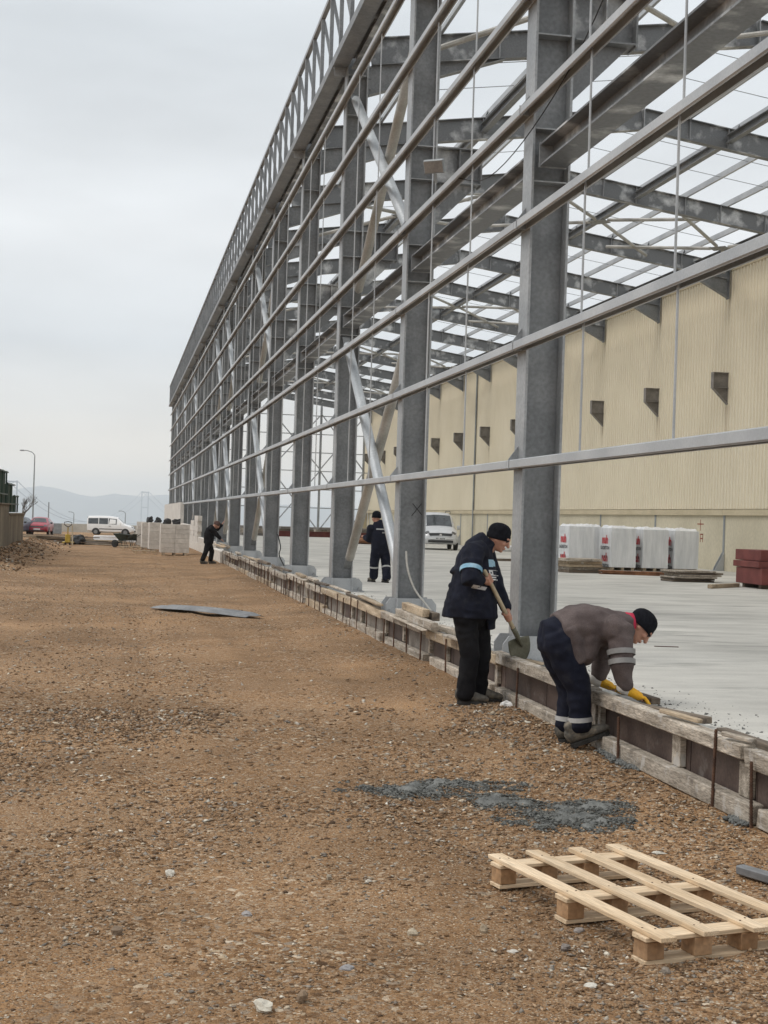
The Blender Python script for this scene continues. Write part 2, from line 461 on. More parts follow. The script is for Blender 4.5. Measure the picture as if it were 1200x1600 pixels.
def gz(x, y):
    x = np.asarray(x, float); y = np.asarray(y, float)
    z = .06 * sstep(2.5, 3.6, x)
    z = z + (vnoise(x * .35, y * .25, 1) - .5) * .05 + (vnoise(x * 1.5, y * 1.2, 2) - .5) * .025
    near = np.clip(1.6 - y / 22, 0, 1)
    r = rough_mask(x, y)
    z = z + ((vnoise(x * 9, y * 9, 3) - .5) * .018 + (vnoise(x * 23, y * 23, 4) - .5) * .012) * near * (.25 + .75 * r)
    for xt, a_ in ((.15, 1.0), (1.75, 1.0), (-1.3, .6), (2.75, .5)):
        u_ = (x - xt - .25 * np.sin(y * .07 + xt)) / .17
        z = z + (-.022 * np.exp(-u_ * u_) + .010 * np.exp(-(np.abs(u_) - 1.9) ** 2 * 2)) * a_ * sstep(5, 9, y) * (.5 + .8 * vnoise(x * .2, y * .35, 12))
    bank = sstep(-2.4, -4.2, x) * sstep(34, 48, y) * (1 - sstep(72, 80, y))
    z = z + bank * (.16 + .22 * vnoise(x * 1.3, y * .9, 8))
    z = z - .50 * sstep(90, 140, y)
    far = sstep(160, 700, y)
    return z * (1 - far) - far * 134.0

xs = np.concatenate([np.array([-6000, -2500, -1000, -400, -150, -60, -30, -18, -12, -9]), np.arange(-7, 3.95, .06), np.array([4.2, 6, 10, 20, 30, 60, 150, 400, 1000, 2500, 6000])])
ys = [-400, -150, -60, -20, -5, 0, 2, 3]
while ys[-1] < 150: ys.append(ys[-1] * 1.0105 + .001)
ys = np.array(ys + [180, 220, 280, 340, 420, 520, 620, 700, 900])
XX, YY = np.meshgrid(xs, ys)
ZZ = gz(XX, YY)
inside = (XX > 3.84) & (XX < 40) & (YY < 118) & (YY > -25)
ZZ = np.where(inside, -.12, ZZ)
nx, ny = len(xs), len(ys)
ii = (np.arange(ny - 1)[:, None] * nx + np.arange(nx - 1)[None, :]).ravel()
gm = bpy.data.meshes.new('ground')
gm.from_pydata(np.stack([XX, YY, ZZ], -1).reshape(-1, 3).tolist(), [], np.stack([ii, ii + 1, ii + nx + 1, ii + nx], 1).tolist())
gm.polygons.foreach_set('use_smooth', np.ones(len(gm.polygons), bool))

def ground_material():
    m = bpy.data.materials.new('gravelly_earth')
    m.use_nodes = True
    t = m.node_tree; t.nodes.clear()
    n = t.nodes.new; L = t.links.new
    out = n('ShaderNodeOutputMaterial'); b = n('ShaderNodeBsdfPrincipled'); L(b.outputs[0], out.inputs[0])
    pos = n('ShaderNodeNewGeometry').outputs['Position']
    def noise_(s, d=5, r=.55):
        q = n('ShaderNodeTexNoise'); q.inputs['Scale'].default_value = s; q.inputs['Detail'].default_value = d; q.inputs['Roughness'].default_value = r
        L(pos, q.inputs['Vector']); return q.outputs['Fac']
    def rng(v, a, b_, c=0., d=1.):
        q = n('ShaderNodeMapRange'); q.inputs['From Min'].default_value = a; q.inputs['From Max'].default_value = b_
        q.inputs['To Min'].default_value = c; q.inputs['To Max'].default_value = d; L(v, q.inputs['Value']); return q.outputs[0]
    def mixc(f, a, b_, bt='MIX'):
        q = n('ShaderNodeMix'); q.data_type = 'RGBA'; q.blend_type = bt
        if isinstance(f, float): q.inputs['Factor'].default_value = f
        else: L(f, q.inputs['Factor'])
        for s, v in (('A', a), ('B', b_)):
            if isinstance(v, tuple): q.inputs[s].default_value = (*v, 1)
            else: L(v, q.inputs[s])
        return q.outputs['Result']
    def vor(s):
        q = n('ShaderNodeTexVoronoi'); q.inputs['Scale'].default_value = s; L(pos, q.inputs['Vector'])
        sp = n('ShaderNodeSeparateColor'); L(q.outputs['Color'], sp.inputs[0])
        return q.outputs['Distance'], sp.outputs[0], sp.outputs[1]
    def ramp_(v, stops):
        q = n('ShaderNodeValToRGB'); q.color_ramp.interpolation = 'LINEAR'
        els = q.color_ramp.elements
        els[0].position, els[0].color = stops[0][0], (*stops[0][1], 1)
        els[1].position, els[1].color = stops[-1][0], (*stops[-1][1], 1)
        for p, c in stops[1:-1]:
            k = els.new(p); k.color = (*c, 1)
        L(v, q.inputs[0]); return q.outputs[0]
    earth = mixc(rng(noise_(.9, 6), .35, .65), (.275, .163, .078), (.405, .252, .130))
    earth = mixc(rng(noise_(.22, 3), .45, .62), earth, (.37, .245, .142))
    grain = noise_(130, 4, .7)
    earth = mixc(1.0, earth, ramp_(grain, ((.3, (.50, .50, .50)), (.7, (1.35, 1.35, 1.35)))), 'MULTIPLY')
    stops = ((0, (.10, .060, .032)), (.22, (.20, .118, .060)), (.48, (.30, .187, .098)), (.70, (.39, .265, .160)), (.84, (.30, .26, .215)), (.94, (.48, .40, .29)), (1, (.66, .60, .50)))
    d1, r1, g1 = vor(62); d2, r2, g2 = vor(27); d3, r3, g3 = vor(130)
    c1 = ramp_(r1, stops); c2 = ramp_(r2, stops); c3 = ramp_(r3, stops)
    m1 = rng(g1, .42, .5); m2 = rng(g2, .74, .8); m3 = rng(g3, .3, .45)
    gravel = mixc(rng(noise_(.62, 4), .38, .56), rng(grain, 0, 1, 0.12, .12), (1., 1., 1.))
    zone = rng(noise_(.5, 5, .6), .40, .56, .06, 1.)
    patch_ = rng(noise_(.33, 4), .36, .66, .72, 1.22)
    pv_ = n('ShaderNodeVectorMath'); pv_.operation = 'SCALE'; L(earth, pv_.inputs[0]); L(patch_, pv_.inputs['Scale']); earth = pv_.outputs[0]
    col = mixc(m3, earth, c3)
    mm = n('ShaderNodeMath'); mm.operation = 'MULTIPLY'; L(m1, mm.inputs[0]); L(zone, mm.inputs[1])
    col = mixc(mm.outputs[0], col, c1)
    mm2 = n('ShaderNodeMath'); mm2.operation = 'MULTIPLY'; L(m2, mm2.inputs[0]); L(zone, mm2.inputs[1])
    col = mixc(mm2.outputs[0], col, c2)
    tone = rng(noise_(.42, 5, .6), .34, .66, .70, 1.12)
    tv = n('ShaderNodeVectorMath'); tv.operation = 'SCALE'; L(col, tv.inputs[0]); L(tone, tv.inputs['Scale'])
    col = mixc(1.0, tv.outputs[0], (1.06, .98, .90), 'MULTIPLY')
    L(col, b.inputs['Base Color'])
    b.inputs['Roughness'].default_value = .95
    b.inputs['Specular IOR Level'].default_value = .2
    hs = None
    for dd, mk_, amp in ((d1, mm.outputs[0], .55), (d2, mm2.outputs[0], 1.0), (d3, m3, .25)):
        iv = rng(dd, 0., .7, 1., 0.)
        q = n('ShaderNodeMath'); q.operation = 'MULTIPLY'; L(iv, q.inputs[0]); L(mk_, q.inputs[1])
        q2 = n('ShaderNodeMath'); q2.operation = 'MULTIPLY_ADD'; L(q.outputs[0], q2.inputs[0]); q2.inputs[1].default_value = amp
        if hs is None: L(rng(grain, 0, 1, 0, .35), q2.inputs[2])
        else: L(hs, q2.inputs[2])
        hs = q2.outputs[0]
    bp = n('ShaderNodeBump'); bp.inputs['Strength'].default_value = 1.0; bp.inputs['Distance'].default_value = .016
    L(hs, bp.inputs['Height']); L(bp.outputs[0], b.inputs['Normal'])
    return m
M['earth'] = ground_material()
ground = obj('ground', gm, M['earth'], kind='structure')

sea_m = pm('sea', (.10, .14, .16), (.13, .17, .19), .001, .25)
g = G(); g.add([(-60000, 600, -131), (60000, 600, -131), (60000, 50000, -131), (-60000, 50000, -131)], [(0, 1, 2, 3)])
obj('sea', g, sea_m, kind='structure')

# far shore: a ridge 14 km off, its crest as in the photograph
cr_x = [-9000, -4000, -2600, -1800, -1116, -714, -460, -247, -48, 148, 454, 800, 1205, 1648, 2420, 4000, 9000]
cr_z = [120, 260, 190, 160, 143, 228, 168, 130, 176, 150, 181, 150, 100, 118, 106, 180, 140]
V = []; F = []
px = np.arange(-9000, 9001, 45.0); rows = 14
for j in range(rows):
    u = j / (rows - 1)
    for x in px:
        zc = np.interp(x, cr_x, cr_z) + 9 * noise.noise((x * .006, 3, 0)) + 5 * noise.noise((x * .02, 9, 0))
        prof = math.sin(min(u * 1.0, 1) * math.pi * .5) if u < .62 else 1 - (u - .62) * .9
        prof = math.sin(u / .62 * math.pi / 2) if u <= .62 else 1 - (u - .62) * 1.2
        bumpy = 14 * noise.noise((x * .004, j * .7, 4)) * math.sin(u * math.pi)
        V.append((x + 60 * noise.noise((x * .003, j * .6, 7)), 12400 + u * 2600, -134 + (zc + 134) * prof + (bumpy if u < .55 else 0)))
n_ = len(px)
for j in range(rows - 1):
    for i in range(n_ - 1):
        F.append((j * n_ + i, j * n_ + i + 1, (j + 1) * n_ + i + 1, (j + 1) * n_ + i))
hills_m = pm('wooded_hills', (.035, .045, .03), (.075, .08, .06), .004, .95)
obj('hills', G().add(V, F).mesh('hills', True), hills_m, kind='structure')

# ------------------------------------------------------------------ slab and curb
SLAB = .41
def slab_material():
    m = pm('brushed_concrete_slab', (.43, .418, .382), (.55, .535, .49), .55, .8, 0, .08, 60, fine=.06, lo=.35, hi=.65, rvar=.12)
    t, b = nodes_of(m)
    n = t.nodes.new; L = t.links.new
    src = b.inputs['Base Color'].links[0].from_socket
    pos = n('ShaderNodeNewGeometry').outputs['Position']
    mpn = n('ShaderNodeMapping'); mpn.inputs['Scale'].default_value = (.6, 1.7, 1); mpn.inputs['Rotation'].default_value = (0, 0, .30); L(pos, mpn.inputs[0])
    q = n('ShaderNodeTexNoise'); q.inputs['Scale'].default_value = 1.6; q.inputs['Detail'].default_value = 7; q.inputs['Roughness'].default_value = .62; L(mpn.outputs[0], q.inputs['Vector'])
    r = n('ShaderNodeMapRange'); r.inputs['From Min'].default_value = .32; r.inputs['From Max'].default_value = .68; r.inputs['To Min'].default_value = .84; r.inputs['To Max'].default_value = 1.12; L(q.outputs['Fac'], r.inputs['Value'])
    v = n('ShaderNodeVectorMath'); v.operation = 'SCALE'; L(src, v.inputs[0]); L(r.outputs[0], v.inputs['Scale'])
    # dark damp streaks and cement splashes
    mp2 = n('ShaderNodeMapping'); mp2.inputs['Scale'].default_value = (.5, 2.6, 1); L(pos, mp2.inputs[0])
    q2 = n('ShaderNodeTexNoise'); q2.inputs['Scale'].default_value = .9; q2.inputs['Detail'].default_value = 8; q2.inputs['Roughness'].default_value = .6; L(mp2.outputs[0], q2.inputs['Vector'])
    r2 = n('ShaderNodeMapRange'); r2.inputs['From Min'].default_value = .575; r2.inputs['From Max'].default_value = .67; r2.inputs['To Max'].default_value = .60; L(q2.outputs['Fac'], r2.inputs['Value'])
    mx = n('ShaderNodeMix'); mx.data_type = 'RGBA'; L(r2.outputs[0], mx.inputs['Factor']); L(v.outputs[0], mx.inputs['A']); mx.inputs['B'].default_value = (.17, .17, .155, 1)
    L(mx.outputs['Result'], b.inputs['Base Color'])
    return m
M['slab'] = slab_material()
bays = [(-14, 0.0)] + [(0.0 + 7.5 * i, 7.5 * (i + 1)) for i in range(16)] + [(120.0, 126.0)]
slab = obj('concrete_floor', G().box(4.02, 20.26, -14, 126, -.1, SLAB), M['slab'], kind='structure')
obj('yard', G().box(20.4, 60, 117, 126, -.1, SLAB - .05), M['slab'], kind='structure')
# curb being cast along the edge: ragged top
V = []; F = []
yy = np.arange(2.5, 53.5, .09)
xc = [3.82, 3.85, 3.90, 3.95, 4.0, 4.06, 4.12]
for i, y in enumerate(yy):
    for j, x in enumerate(xc):
        h = .445 + .018 * noise.noise((x * 9, y * 4, 0)) + .012 * noise.noise((x * 30, y * 17, 3))
        if j >= 5: h = SLAB + .006 + .006 * noise.noise((x * 12, y * 7, 5))
        if j == 6: h = SLAB - .02
        V.append((x + (.05 * noise.noise((y * 3, 2, 2)) if j >= 5 else 0), y, h))
    V.append((3.82, y, -.05))
m_ = len(xc) + 1
for i in range(len(yy) - 1):
    a = i * m_; b2 = (i + 1) * m_
    for j in range(len(xc) - 1):
        F.append((a + j, a + j + 1, b2 + j + 1, b2 + j))
    F.append((a + m_ - 1, a, b2, b2 + m_ - 1))
M['curb'] = pm('fresh_curb_concrete', (.20, .205, .195), (.40, .395, .37), 2.2, .8, 0, .5, 45, fine=.2, bdist=.012)
obj('concrete_curb', G().add(V, F).mesh('concrete_curb', True), M['curb'], kind='structure')

# ------------------------------------------------------------------ the steel hall
YC, SP, NF = 13.84, 6.3, 17                               # first column, bay, number of frames
XO, DEP = 3.95, .40                                       # outer flange face, column depth
fy = lambda k: YC + SP * k
hall = empty('steel_hall', (4.15, YC, SLAB), 'unfinished grey galvanized steel hall frame with open roof beside the dirt road', 'building')
RX = 12.2
def rtop(x): return 10.86 + .14 * (x - 4.4) if x <= RX else 10.86 + .14 * (RX - 4.4) - .14 * (x - RX)

# column shaft (local: x from outer flange, z from slab)
cg = G(); HT = 10.55
cg.box(0, .024, -.16, .16, .0, HT); cg.box(DEP - .024, DEP, -.16, .16, 0, HT)
col_me = cg.mesh('column')
web_me = G().box(.0245, DEP - .0245, -.007, .007, 0, HT).mesh('column_web')
bp_me = G().box(-.16, DEP + .22, -.26, .26, 0, .028).mesh('base_plate')
def gusset(side):
    y0 = .1615 * side; y1 = y0 + .018 * side
    pts = [(-.15, .0285), (DEP + .19, .0285), (DEP + .19, .17), (DEP + .12, .255), (-.09, .255), (-.15, .17)]
    return G().prism(pts, 'y', min(y0, y1), max(y0, y1)).mesh('gusset')
gus = [gusset(-1), gusset(1)]
rib = G()
for x in (0.002, DEP - .018):
    rib.box(x, x + .016, -.245, -.182, .029, .25)
rib_me = rib.mesh('gusset_rib')
nut_me = G().tube([(0, 0, .0285), (0, 0, .06)], .026, 6).tube([(0, 0, .0595), (0, 0, .10)], .014, 6).mesh('anchor_bolt')
def corbel_geo():
    q = G()
    z0, z1 = 6.68 - SLAB, 7.20 - SLAB
    q.box(DEP + .001, DEP + .68, -.13, .13, z1 - .02, z1)           # top flange
    q.box(DEP + .03, DEP + .66, -.13, .13, z0, z0 + .018)           # bottom flange
    q.box(DEP + .001, DEP + .66, -.007, .007, z0 + .0185, z1 - .0205)
    q.box(DEP + .66, DEP + .68, -.13, .13, z0 - .02, z1 - .0205)
    q.box(DEP + .34, DEP + .356, -.12, .12, z0 + .019, z1 - .021)
    q.prism([(DEP + .001, z0 - .0005), (DEP + .62, z0 - .0005), (DEP + .05, z0 - .58), (DEP + .001, z0 - .58)], 'y', -.0075, .0075)
    return q.mesh('corbel')
cor_me = corbel_geo()
sti_me = G().box(.025, DEP - .025, -.15, -.0075, -.007, .007).mesh('stiffener')
GIRT_TOP = [2.42, 3.61, 4.83, 5.97, 7.13, 8.36, 9.62]
cle_me = G().prism([(-.0005, 0), (-.0005, .15), (-.11, 0)], 'y', -.005, .005).mesh('cleat')
for k in range(-1, NF):
    T = Matrix.Translation((XO, fy(k), SLAB))
    c_ = obj('column', col_me, M['galv'], hall, T)
    obj('web', web_me, M['galv_dark'], c_, T)  # web shaded by a darker steel colour than its flanges
    obj('base_plate', bp_me, M['galv'], c_, T)
    for q in gus: obj('gusset', q, M['galv_light'], c_, T)
    obj('gusset_rib', rib_me, M['galv_light'], c_, T)
    for x in (-.10, .52):
        obj('anchor_bolt', nut_me, M['galv'], c_, Matrix.Translation((XO + x, fy(k) - .21, SLAB)))
    obj('corbel', cor_me, M['galv_patchy'], c_, T)
    for z in (5.22, 5.75, 6.70, 7.18, 9.35, 10.1):
        obj('stiffener', sti_me, M['galv'], c_, Matrix.Translation((XO, fy(k), z)))
    for z in GIRT_TOP[:6]:
        obj('cleat', cle_me, M['galv'], c_, Matrix.Translation((XO, fy(k) + .02, z)))

# girts: cold-formed rails with a lip, one object for each two bays
def girt_geo(L_):
    o = [(.012, 0), (.125, 0), (.125, -.09), (.105, -.09), (.105, -.084), (.119, -.084), (.119, -.006), (.006, -.006), (.006, -.084), (.024, -.084), (.024, -.09), (.010, -.09), (0, -.080), (0, -.010)]
    q = G(); n = len(o)
    V = [(a, 0, b) for a, b in o] + [(a, L_, b) for a, b in o]
    F = [(i, (i + 1) % n, n + (i + 1) % n, n + i) for i in range(n)]
    F += [tuple(range(n))[::-1], tuple(range(n, 2 * n))]
    return q.add(V, [tuple(reversed(f)) for f in F])
gm2 = girt_geo(2 * SP - .012).mesh('girt'); gm1 = girt_geo(SP - .012).mesh('girt')
for i, z in enumerate(GIRT_TOP):
    k = -1 if i % 2 else -2
    while k < NF - 1:
        ln = 2 if k + 2 <= NF - 1 else 1
        y0 = fy(k) + .006
        if k == -2:
            ln = 1; y0 = fy(-1) + .006
            obj('girt', gm1, M['galv_light'], hall, Matrix.Translation((XO - .127, y0, z))); k = 0; continue
        extra = Matrix()
        obj('girt', gm2 if ln == 2 else gm1, M['galv_light'], hall, Matrix.Translation((XO - .127, y0, z + random.uniform(-.004, .004))))
        k += ln
# splice sleeves on the two lowest rails
sl_me = G().box(-.006, .10, -.006, .006, -.094, .004).mesh('splice')
for i in (0, 1, 2, 3):
    for k in range(0, 8):
        obj('splice', sl_me, M['galv'], hall, Matrix.Translation((XO - .127, fy(k) - .10, GIRT_TOP[i])))
# sag rods
for k in range(-1, NF - 1):
    for f_ in (1 / 3, 2 / 3):
        for i in range(len(GIRT_TOP) - 1):
            y = fy(k) + SP * f_ + (.04 if i % 2 else -.03)
            L_ = GIRT_TOP[i + 1] - GIRT_TOP[i]
            key = 'sag_rod%d' % i
            me = bpy.data.meshes.get(key) or G().tube([(0, 0, -.03), (0, 0, L_ - .06)], .010, 6).mesh(key)
            obj('sag_rod', me, M['galv_light'], hall, Matrix.Translation((XO - .065, y, GIRT_TOP[i])))
# longitudinal struts in the column line
str_me = G().isec((0, .21, 0), (0, SP - .21, 0), .23, .27, .02, .012).mesh('strut')
ep1 = G().box(-.14, .14, .185, .209, -.125, .125).mesh('end_plate'); ep2 = G().box(-.14, .14, SP - .209, SP - .185, -.125, .125).mesh('end_plate')
for k in range(-1, NF - 1):
    T = Matrix.Translation((XO + .2, fy(k), 5.47))
    s_ = obj('strut', str_me, M['galv_patchy'] if k % 3 else M['galv_dark'], hall, T)
    obj('end_plate', ep1, M['galv'], s_, T)
    obj('end_plate', ep2, M['galv'], s_, T)
    T = Matrix.Translation((XO + .2, fy(k), 10.30))
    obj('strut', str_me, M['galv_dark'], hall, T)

# rafters with haunches
def rafter_geo(xa, xb):
    q = G()
    za, zb = rtop(xa) - .26, rtop(xb) - .26
    return q.isec((xa, 0, za), (xb, 0, zb), .52, .20, .018, .012)
ra1 = rafter_geo(XO + DEP + .045, RX - .012).mesh('rafter'); ra2 = rafter_geo(RX + .012, 20.12).mesh('rafter')
def haunch_geo(xa, xb, dz):
    """xa at the support, xb where it dies out; dz extra depth"""
    q = G(); za = rtop(xa) - .5215; zb = rtop(xb) - .5215
    q.prism([(xa, za), (xb, zb), (xa, za - dz)][::(1 if xa < xb else -1)], 'y', -.006, .006)
    q.obar((xa, 0, za - dz - .009), (xb, 0, zb - .011), .2, .016)
    s_ = 1 if xa < xb else -1
    q.box(min(xa, xa - .02 * s_), max(xa, xa - .02 * s_), -.12, .12, za - dz - .05, za + .50)
    for i in range(5):
        for y in (-.07, .07):
            z = za + .35 - i * .2
            q.tube([(xa, y, z), (xa + .05 * s_, y, z)], .016, 6)
    return q.mesh('haunch')
ha1 = haunch_geo(XO + DEP + .022, 7.0, .55); ha2 = haunch_geo(20.12, 18.5, .62)
rs_me = G().box(-.006, .006, -.095, -.0065, -.50, -.02).mesh('stiffener')
RJ = G().box(RX - .0115, RX + .0115, -.12, .12, rtop(RX) - .62, rtop(RX) + .02).mesh('ridge_plate')
for k in range(-1, NF):
    T = Matrix.Translation((0, fy(k), 0))
    a = obj('rafter', ra1, M['galv_patchy'], hall, T); b2 = obj('rafter', ra2, M['galv_patchy'], hall, T)
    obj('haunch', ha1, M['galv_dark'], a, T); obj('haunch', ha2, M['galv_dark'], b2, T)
    for x in (6.9, 8.2, 9.6, 11.0, 13.4, 14.4, 15.9, 17.0, 18.4):
        obj('stiffener', rs_me, M['galv'], a if x < RX else b2, Matrix.Translation((x, fy(k), rtop(x))))
    obj('ridge_plate', RJ, M['galv'], a, T)
# purlins (z profile) and roof sag rods
def pur_geo(L_):
    o = [(0, 0), (.065, 0), (.065, -.018), (.060, -.018), (.060, -.005), (.005, -.005), (.005, -.195), (-.060, -.195), (-.060, -.182), (-.065, -.182), (-.065, -.20), (0, -.20)]
    n = len(o)
    V = [(a, 0, b) for a, b in o] + [(a, L_, b) for a, b in o]
    F = [tuple(reversed((i, (i + 1) % n, n + (i + 1) % n, n + i))) for i in range(n)] + [tuple(range(n)), tuple(range(n, 2 * n))[::-1]]
    return G().add(V, F)
p2 = pur_geo(2 * SP - .01).mesh('purlin'); 
PX = [4.5 + 1.275 * i for i in range(13)]
for x in PX:
    if abs(x - RX) < .25: x = RX - .3
    for k in range(-1, NF - 1, 2):
        ln = p2 if k + 2 <= NF - 1 else None
        if ln is None:
            ln = bpy.data.meshes.get('purlin_short') or pur_geo(SP - .01).mesh('purlin_short')
        obj('purlin', ln, M['galv_light'], hall, Matrix.Translation((x, fy(k) + .005, rtop(x) + .205)))
rr_me = G().tube([(PX[0], 0, rtop(PX[0]) + .10), (RX, 0, rtop(RX) + .10), (PX[-1], 0, rtop(PX[-1]) + .10)], .009, 5).mesh('roof_rod')
for k in range(1, NF - 1):
    for f_ in (.36, .64): obj('roof_rod', rr_me, M['galv_dark'], hall, Matrix.Translation((0, fy(k) + SP * f_, 0)))
# roof struts and diagonal roof bracing
rst = G().isec((0, .07, 0), (0, SP - .07, 0), .20, .16, .014, .010).mesh('roof_strut')
for k in range(0, NF - 1):
    for x in (8.2, 14.4, 18.9):
        obj('roof_strut', rst, M['galv_dark'], hall, Matrix.Translation((x, fy(k), rtop(x) - .28)))
BR = (1, 4, 7, 10, 13)
for k in BR:
    for x in (8.2, 14.4, 18.4):
        for sx in (-1, 1):
            for sy in (-1, 1):
                xe = x + sx * 2.7
                if xe > 20: xe = 19.9
                c0 = Vector((x + sx * .2, fy(k) + SP / 2 + sy * .22, rtop(x) - .36)); c1 = Vector((xe, fy(k) + SP / 2 + sy * (SP / 2 - .15), rtop(xe) - .34))
                obj('roof_brace', G().tube([c0, c1], .055, 8), M['galv_dull'], hall)
        obj('brace_plate', G().prism([(x - .38, fy(k) + SP / 2), (x, fy(k) + SP / 2 - .42), (x + .38, fy(k) + SP / 2), (x, fy(k) + SP / 2 + .42)], 'z', rtop(x) - .395, rtop(x) - .381), M['galv_dark'], hall)
# wall bracing: two storeys of crossed tubes
def brace(p0, p1, r, mat, nm='wall_brace'):
    p0 = Vector(p0); p1 = Vector(p1); d = (p1 - p0).normalized()
    b_ = obj(nm, G().tube([p0 + d * .30, p0 + d * .36, p1 - d * .36, p1 - d * .30], [r * .55, r, r, r * .55], 14).mesh(nm, True), mat, hall)
    for p, s_ in ((p0, 1), (p1, -1)):
        obj('lug', G().obar(p, p + d * .42 * s_, .016, r * 1.7, up=(1, 0, 0)), M['galv_dark'], b_)
for k in (1, 4, 6, 7, 10, 12, 14):
    for z0, z1 in ((.85, 5.2), (5.85, 9.75)):
        brace((XO + .14, fy(k) + .10, z0), (XO + .14, fy(k + 1) - .10, z1), .085, M['galv_bright'])
        brace((XO + .30, fy(k) + .10, z1), (XO + .30, fy(k + 1) - .10, z0), .085, M['galv_dull'])
# parapet: outer beam on brackets, posts, stays and rails
bb = G().box(0, .29, .012, SP - .012, 0, .016); bb.box(0, .012, .012, SP - .012, .0165, .16); bb.box(.278, .29, .012, SP - .012, .0165, .16)
bb_me = bb.mesh('parapet_beam')
pb_me = G().box(.05, .30, -.01, .01, -.16, .0).box(.02, .299, -.05, .05, -.02, -.001).mesh('bracket')
po_me = G().box(0, .07, -.035, .035, .0, 1.40).mesh('parapet_post')
sy_me = G().obar((.06, .05, 1.36), (.36, .05, .03), .045, .06).mesh('parapet_stay')
PZ = 10.26
ra_me = G().box(-.01, .08, 0, SP - .004, 1.4005, 1.48).mesh('parapet_rail')
rb_me = G().box(-.014, .06, 0, SP - .004, .70, .76).mesh('parapet_rail')
for k in range(-1, NF - 1):
    T = Matrix.Translation((XO - .27, fy(k), PZ))
    be = obj('parapet_beam', bb_me, M['galv_dark'], hall, T)
    obj('bracket', pb_me, M['galv'], be, T)
    U = Matrix.Translation((XO - .25, fy(k), PZ + .16))
    obj('parapet_rail', ra_me, M['galv'], hall, U)
    for i in range(5):
        U2 = Matrix.Translation((XO - .25, fy(k) + SP * (i + .5) / 5, PZ + .16))
        p_ = obj('parapet_post', po_me, M['galv_dark'], hall, U2)
        obj('parapet_stay', sy_me, M['galv_bright'] if i % 2 else M['galv'], p_, U2)
# the far gable end: posts, rails and crossed rods
YG = fy(NF - 1)
for x in (8.0, 12.0, 16.0, 19.6):
    obj('gable_post', G().isec((x, YG, SLAB), (x, YG, rtop(x) - .55), .22, .16, .014, .01, up=(0, 1, 0)), M['galv'], hall)
for i, z in enumerate((2.6, 4.1, 5.6, 7.1, 8.6, 10.1)):
    obj('gable_rail', G().box(XO + DEP + .01, 20.1, YG + .13, YG + .19, z - .07, z), M['galv'], hall)
for xa, xb in ((12.0, 16.0), (16.0, 19.6)):
    for z0, z1 in ((.7, 5.6), (5.7, 10.2)):
        obj('gable_brace', G().tube([(xa, YG - .14, z0), (xb, YG - .14, z1)], .05, 8), M['galv'], hall)
        obj('gable_brace', G().tube([(xb, YG - .19, z0), (xa, YG - .19, z1)], .05, 8), M['galv'], hall)

# ------------------------------------------------------------------ the beige hall behind
WX = 20.26
beige = empty('beige_hall', (WX, 60, SLAB), 'old beige hall with ribbed cladding over a concrete base behind the steel frame', 'building')
def clad_material():
    m = pm('beige_ribbed_cladding', (.73, .66, .505), (.79, .72, .565), .35, .55, 0, .04, 30, fine=.035, lo=.3, hi=.7)
    t, b = nodes_of(m)
    n = t.nodes.new; L = t.links.new
    src = b.inputs['Base Color'].links[0].from_socket
    oc = n('ShaderNodeTexCoord').outputs['Object']
    sp = n('ShaderNodeSeparateXYZ'); L(oc, sp.inputs[0])
    # rust runs under the corbel (local y = 0)
    ns = n('ShaderNodeTexNoise'); mpn = n('ShaderNodeMapping'); mpn.inputs['Scale'].default_value = (1, 9, .7); L(n('ShaderNodeNewGeometry').outputs['Position'], mpn.inputs[0]); L(mpn.outputs[0], ns.inputs['Vector']); ns.inputs['Scale'].default_value = 1.2; ns.inputs['Detail'].default_value = 5
    def ma(op, a, b_):
        q = n('ShaderNodeMath'); q.operation = op
        for i, v in enumerate((a, b_)):
            if isinstance(v, (int, float)): q.inputs[i].default_value = v
            else: L(v, q.inputs[i])
        return q.outputs[0]
    def rg(v, a, b_, c=0., d=1.):
        q = n('ShaderNodeMapRange'); q.inputs['From Min'].default_value = a; q.inputs['From Max'].default_value = b_; q.inputs['To Min'].default_value = c; q.inputs['To Max'].default_value = d; L(v, q.inputs['Value']); return q.outputs[0]
    ay = ma('ABSOLUTE', sp.outputs['Y'], 0)
    run = ma('MULTIPLY', rg(ay, .02, .22, 1, 0), ma('MULTIPLY', rg(sp.outputs['Z'], 6.1, 6.0, 0, 1), rg(sp.outputs['Z'], 4.3, 6.0, 0, .75)))
    run = ma('MULTIPLY', run, rg(ns.outputs['Fac'], .35, .6))
    gen = ma('MULTIPLY', rg(ns.outputs['Fac'], .52, .75), .09)
    f = ma('MAXIMUM', run, gen)
    mx = n('ShaderNodeMix'); mx.data_type = 'RGBA'; L(f, mx.inputs['Factor']); L(src, mx.inputs['A']); mx.inputs['B'].default_value = (.33, .225, .125, 1)
    L(mx.outputs['Result'], b.inputs['Base Color'])
    return m
M['clad'] = clad_material()
M['base_conc'] = pm('beige_painted_concrete', (.52, .47, .35), (.63, .575, .44), .8, .9, 0, .1, 20, stretch=(1, 1, .4), fine=.10, lo=.3, hi=.7)
M['trim'] = pm('beige_string_course', (.50, .43, .29), (.58, .50, .35), .9, .8, 0, .05, 20, fine=.06)
prof = []
PITCH_R = .2421
nr = 26
for i in range(nr):
    y = -SP / 2 + .004 + i * PITCH_R
    prof += [(0, y), (0, y + .10), (-.045, y + .13), (-.045, y + .21)]
prof.append((0, SP / 2 - .004))
V = [(a, b_, 2.52) for a, b_ in prof] + [(a, b_, 10.62) for a, b_ in prof]
n_ = len(prof)
clad_me = G().add(V, [(i + 1, i, n_ + i, n_ + i + 1) for i in range(n_ - 1)]).mesh('cladding_panel')
conc_me = G().box(0, .3, -SP / 2 + .07, SP / 2 - .07, .2, 2.30).mesh('concrete_panel')
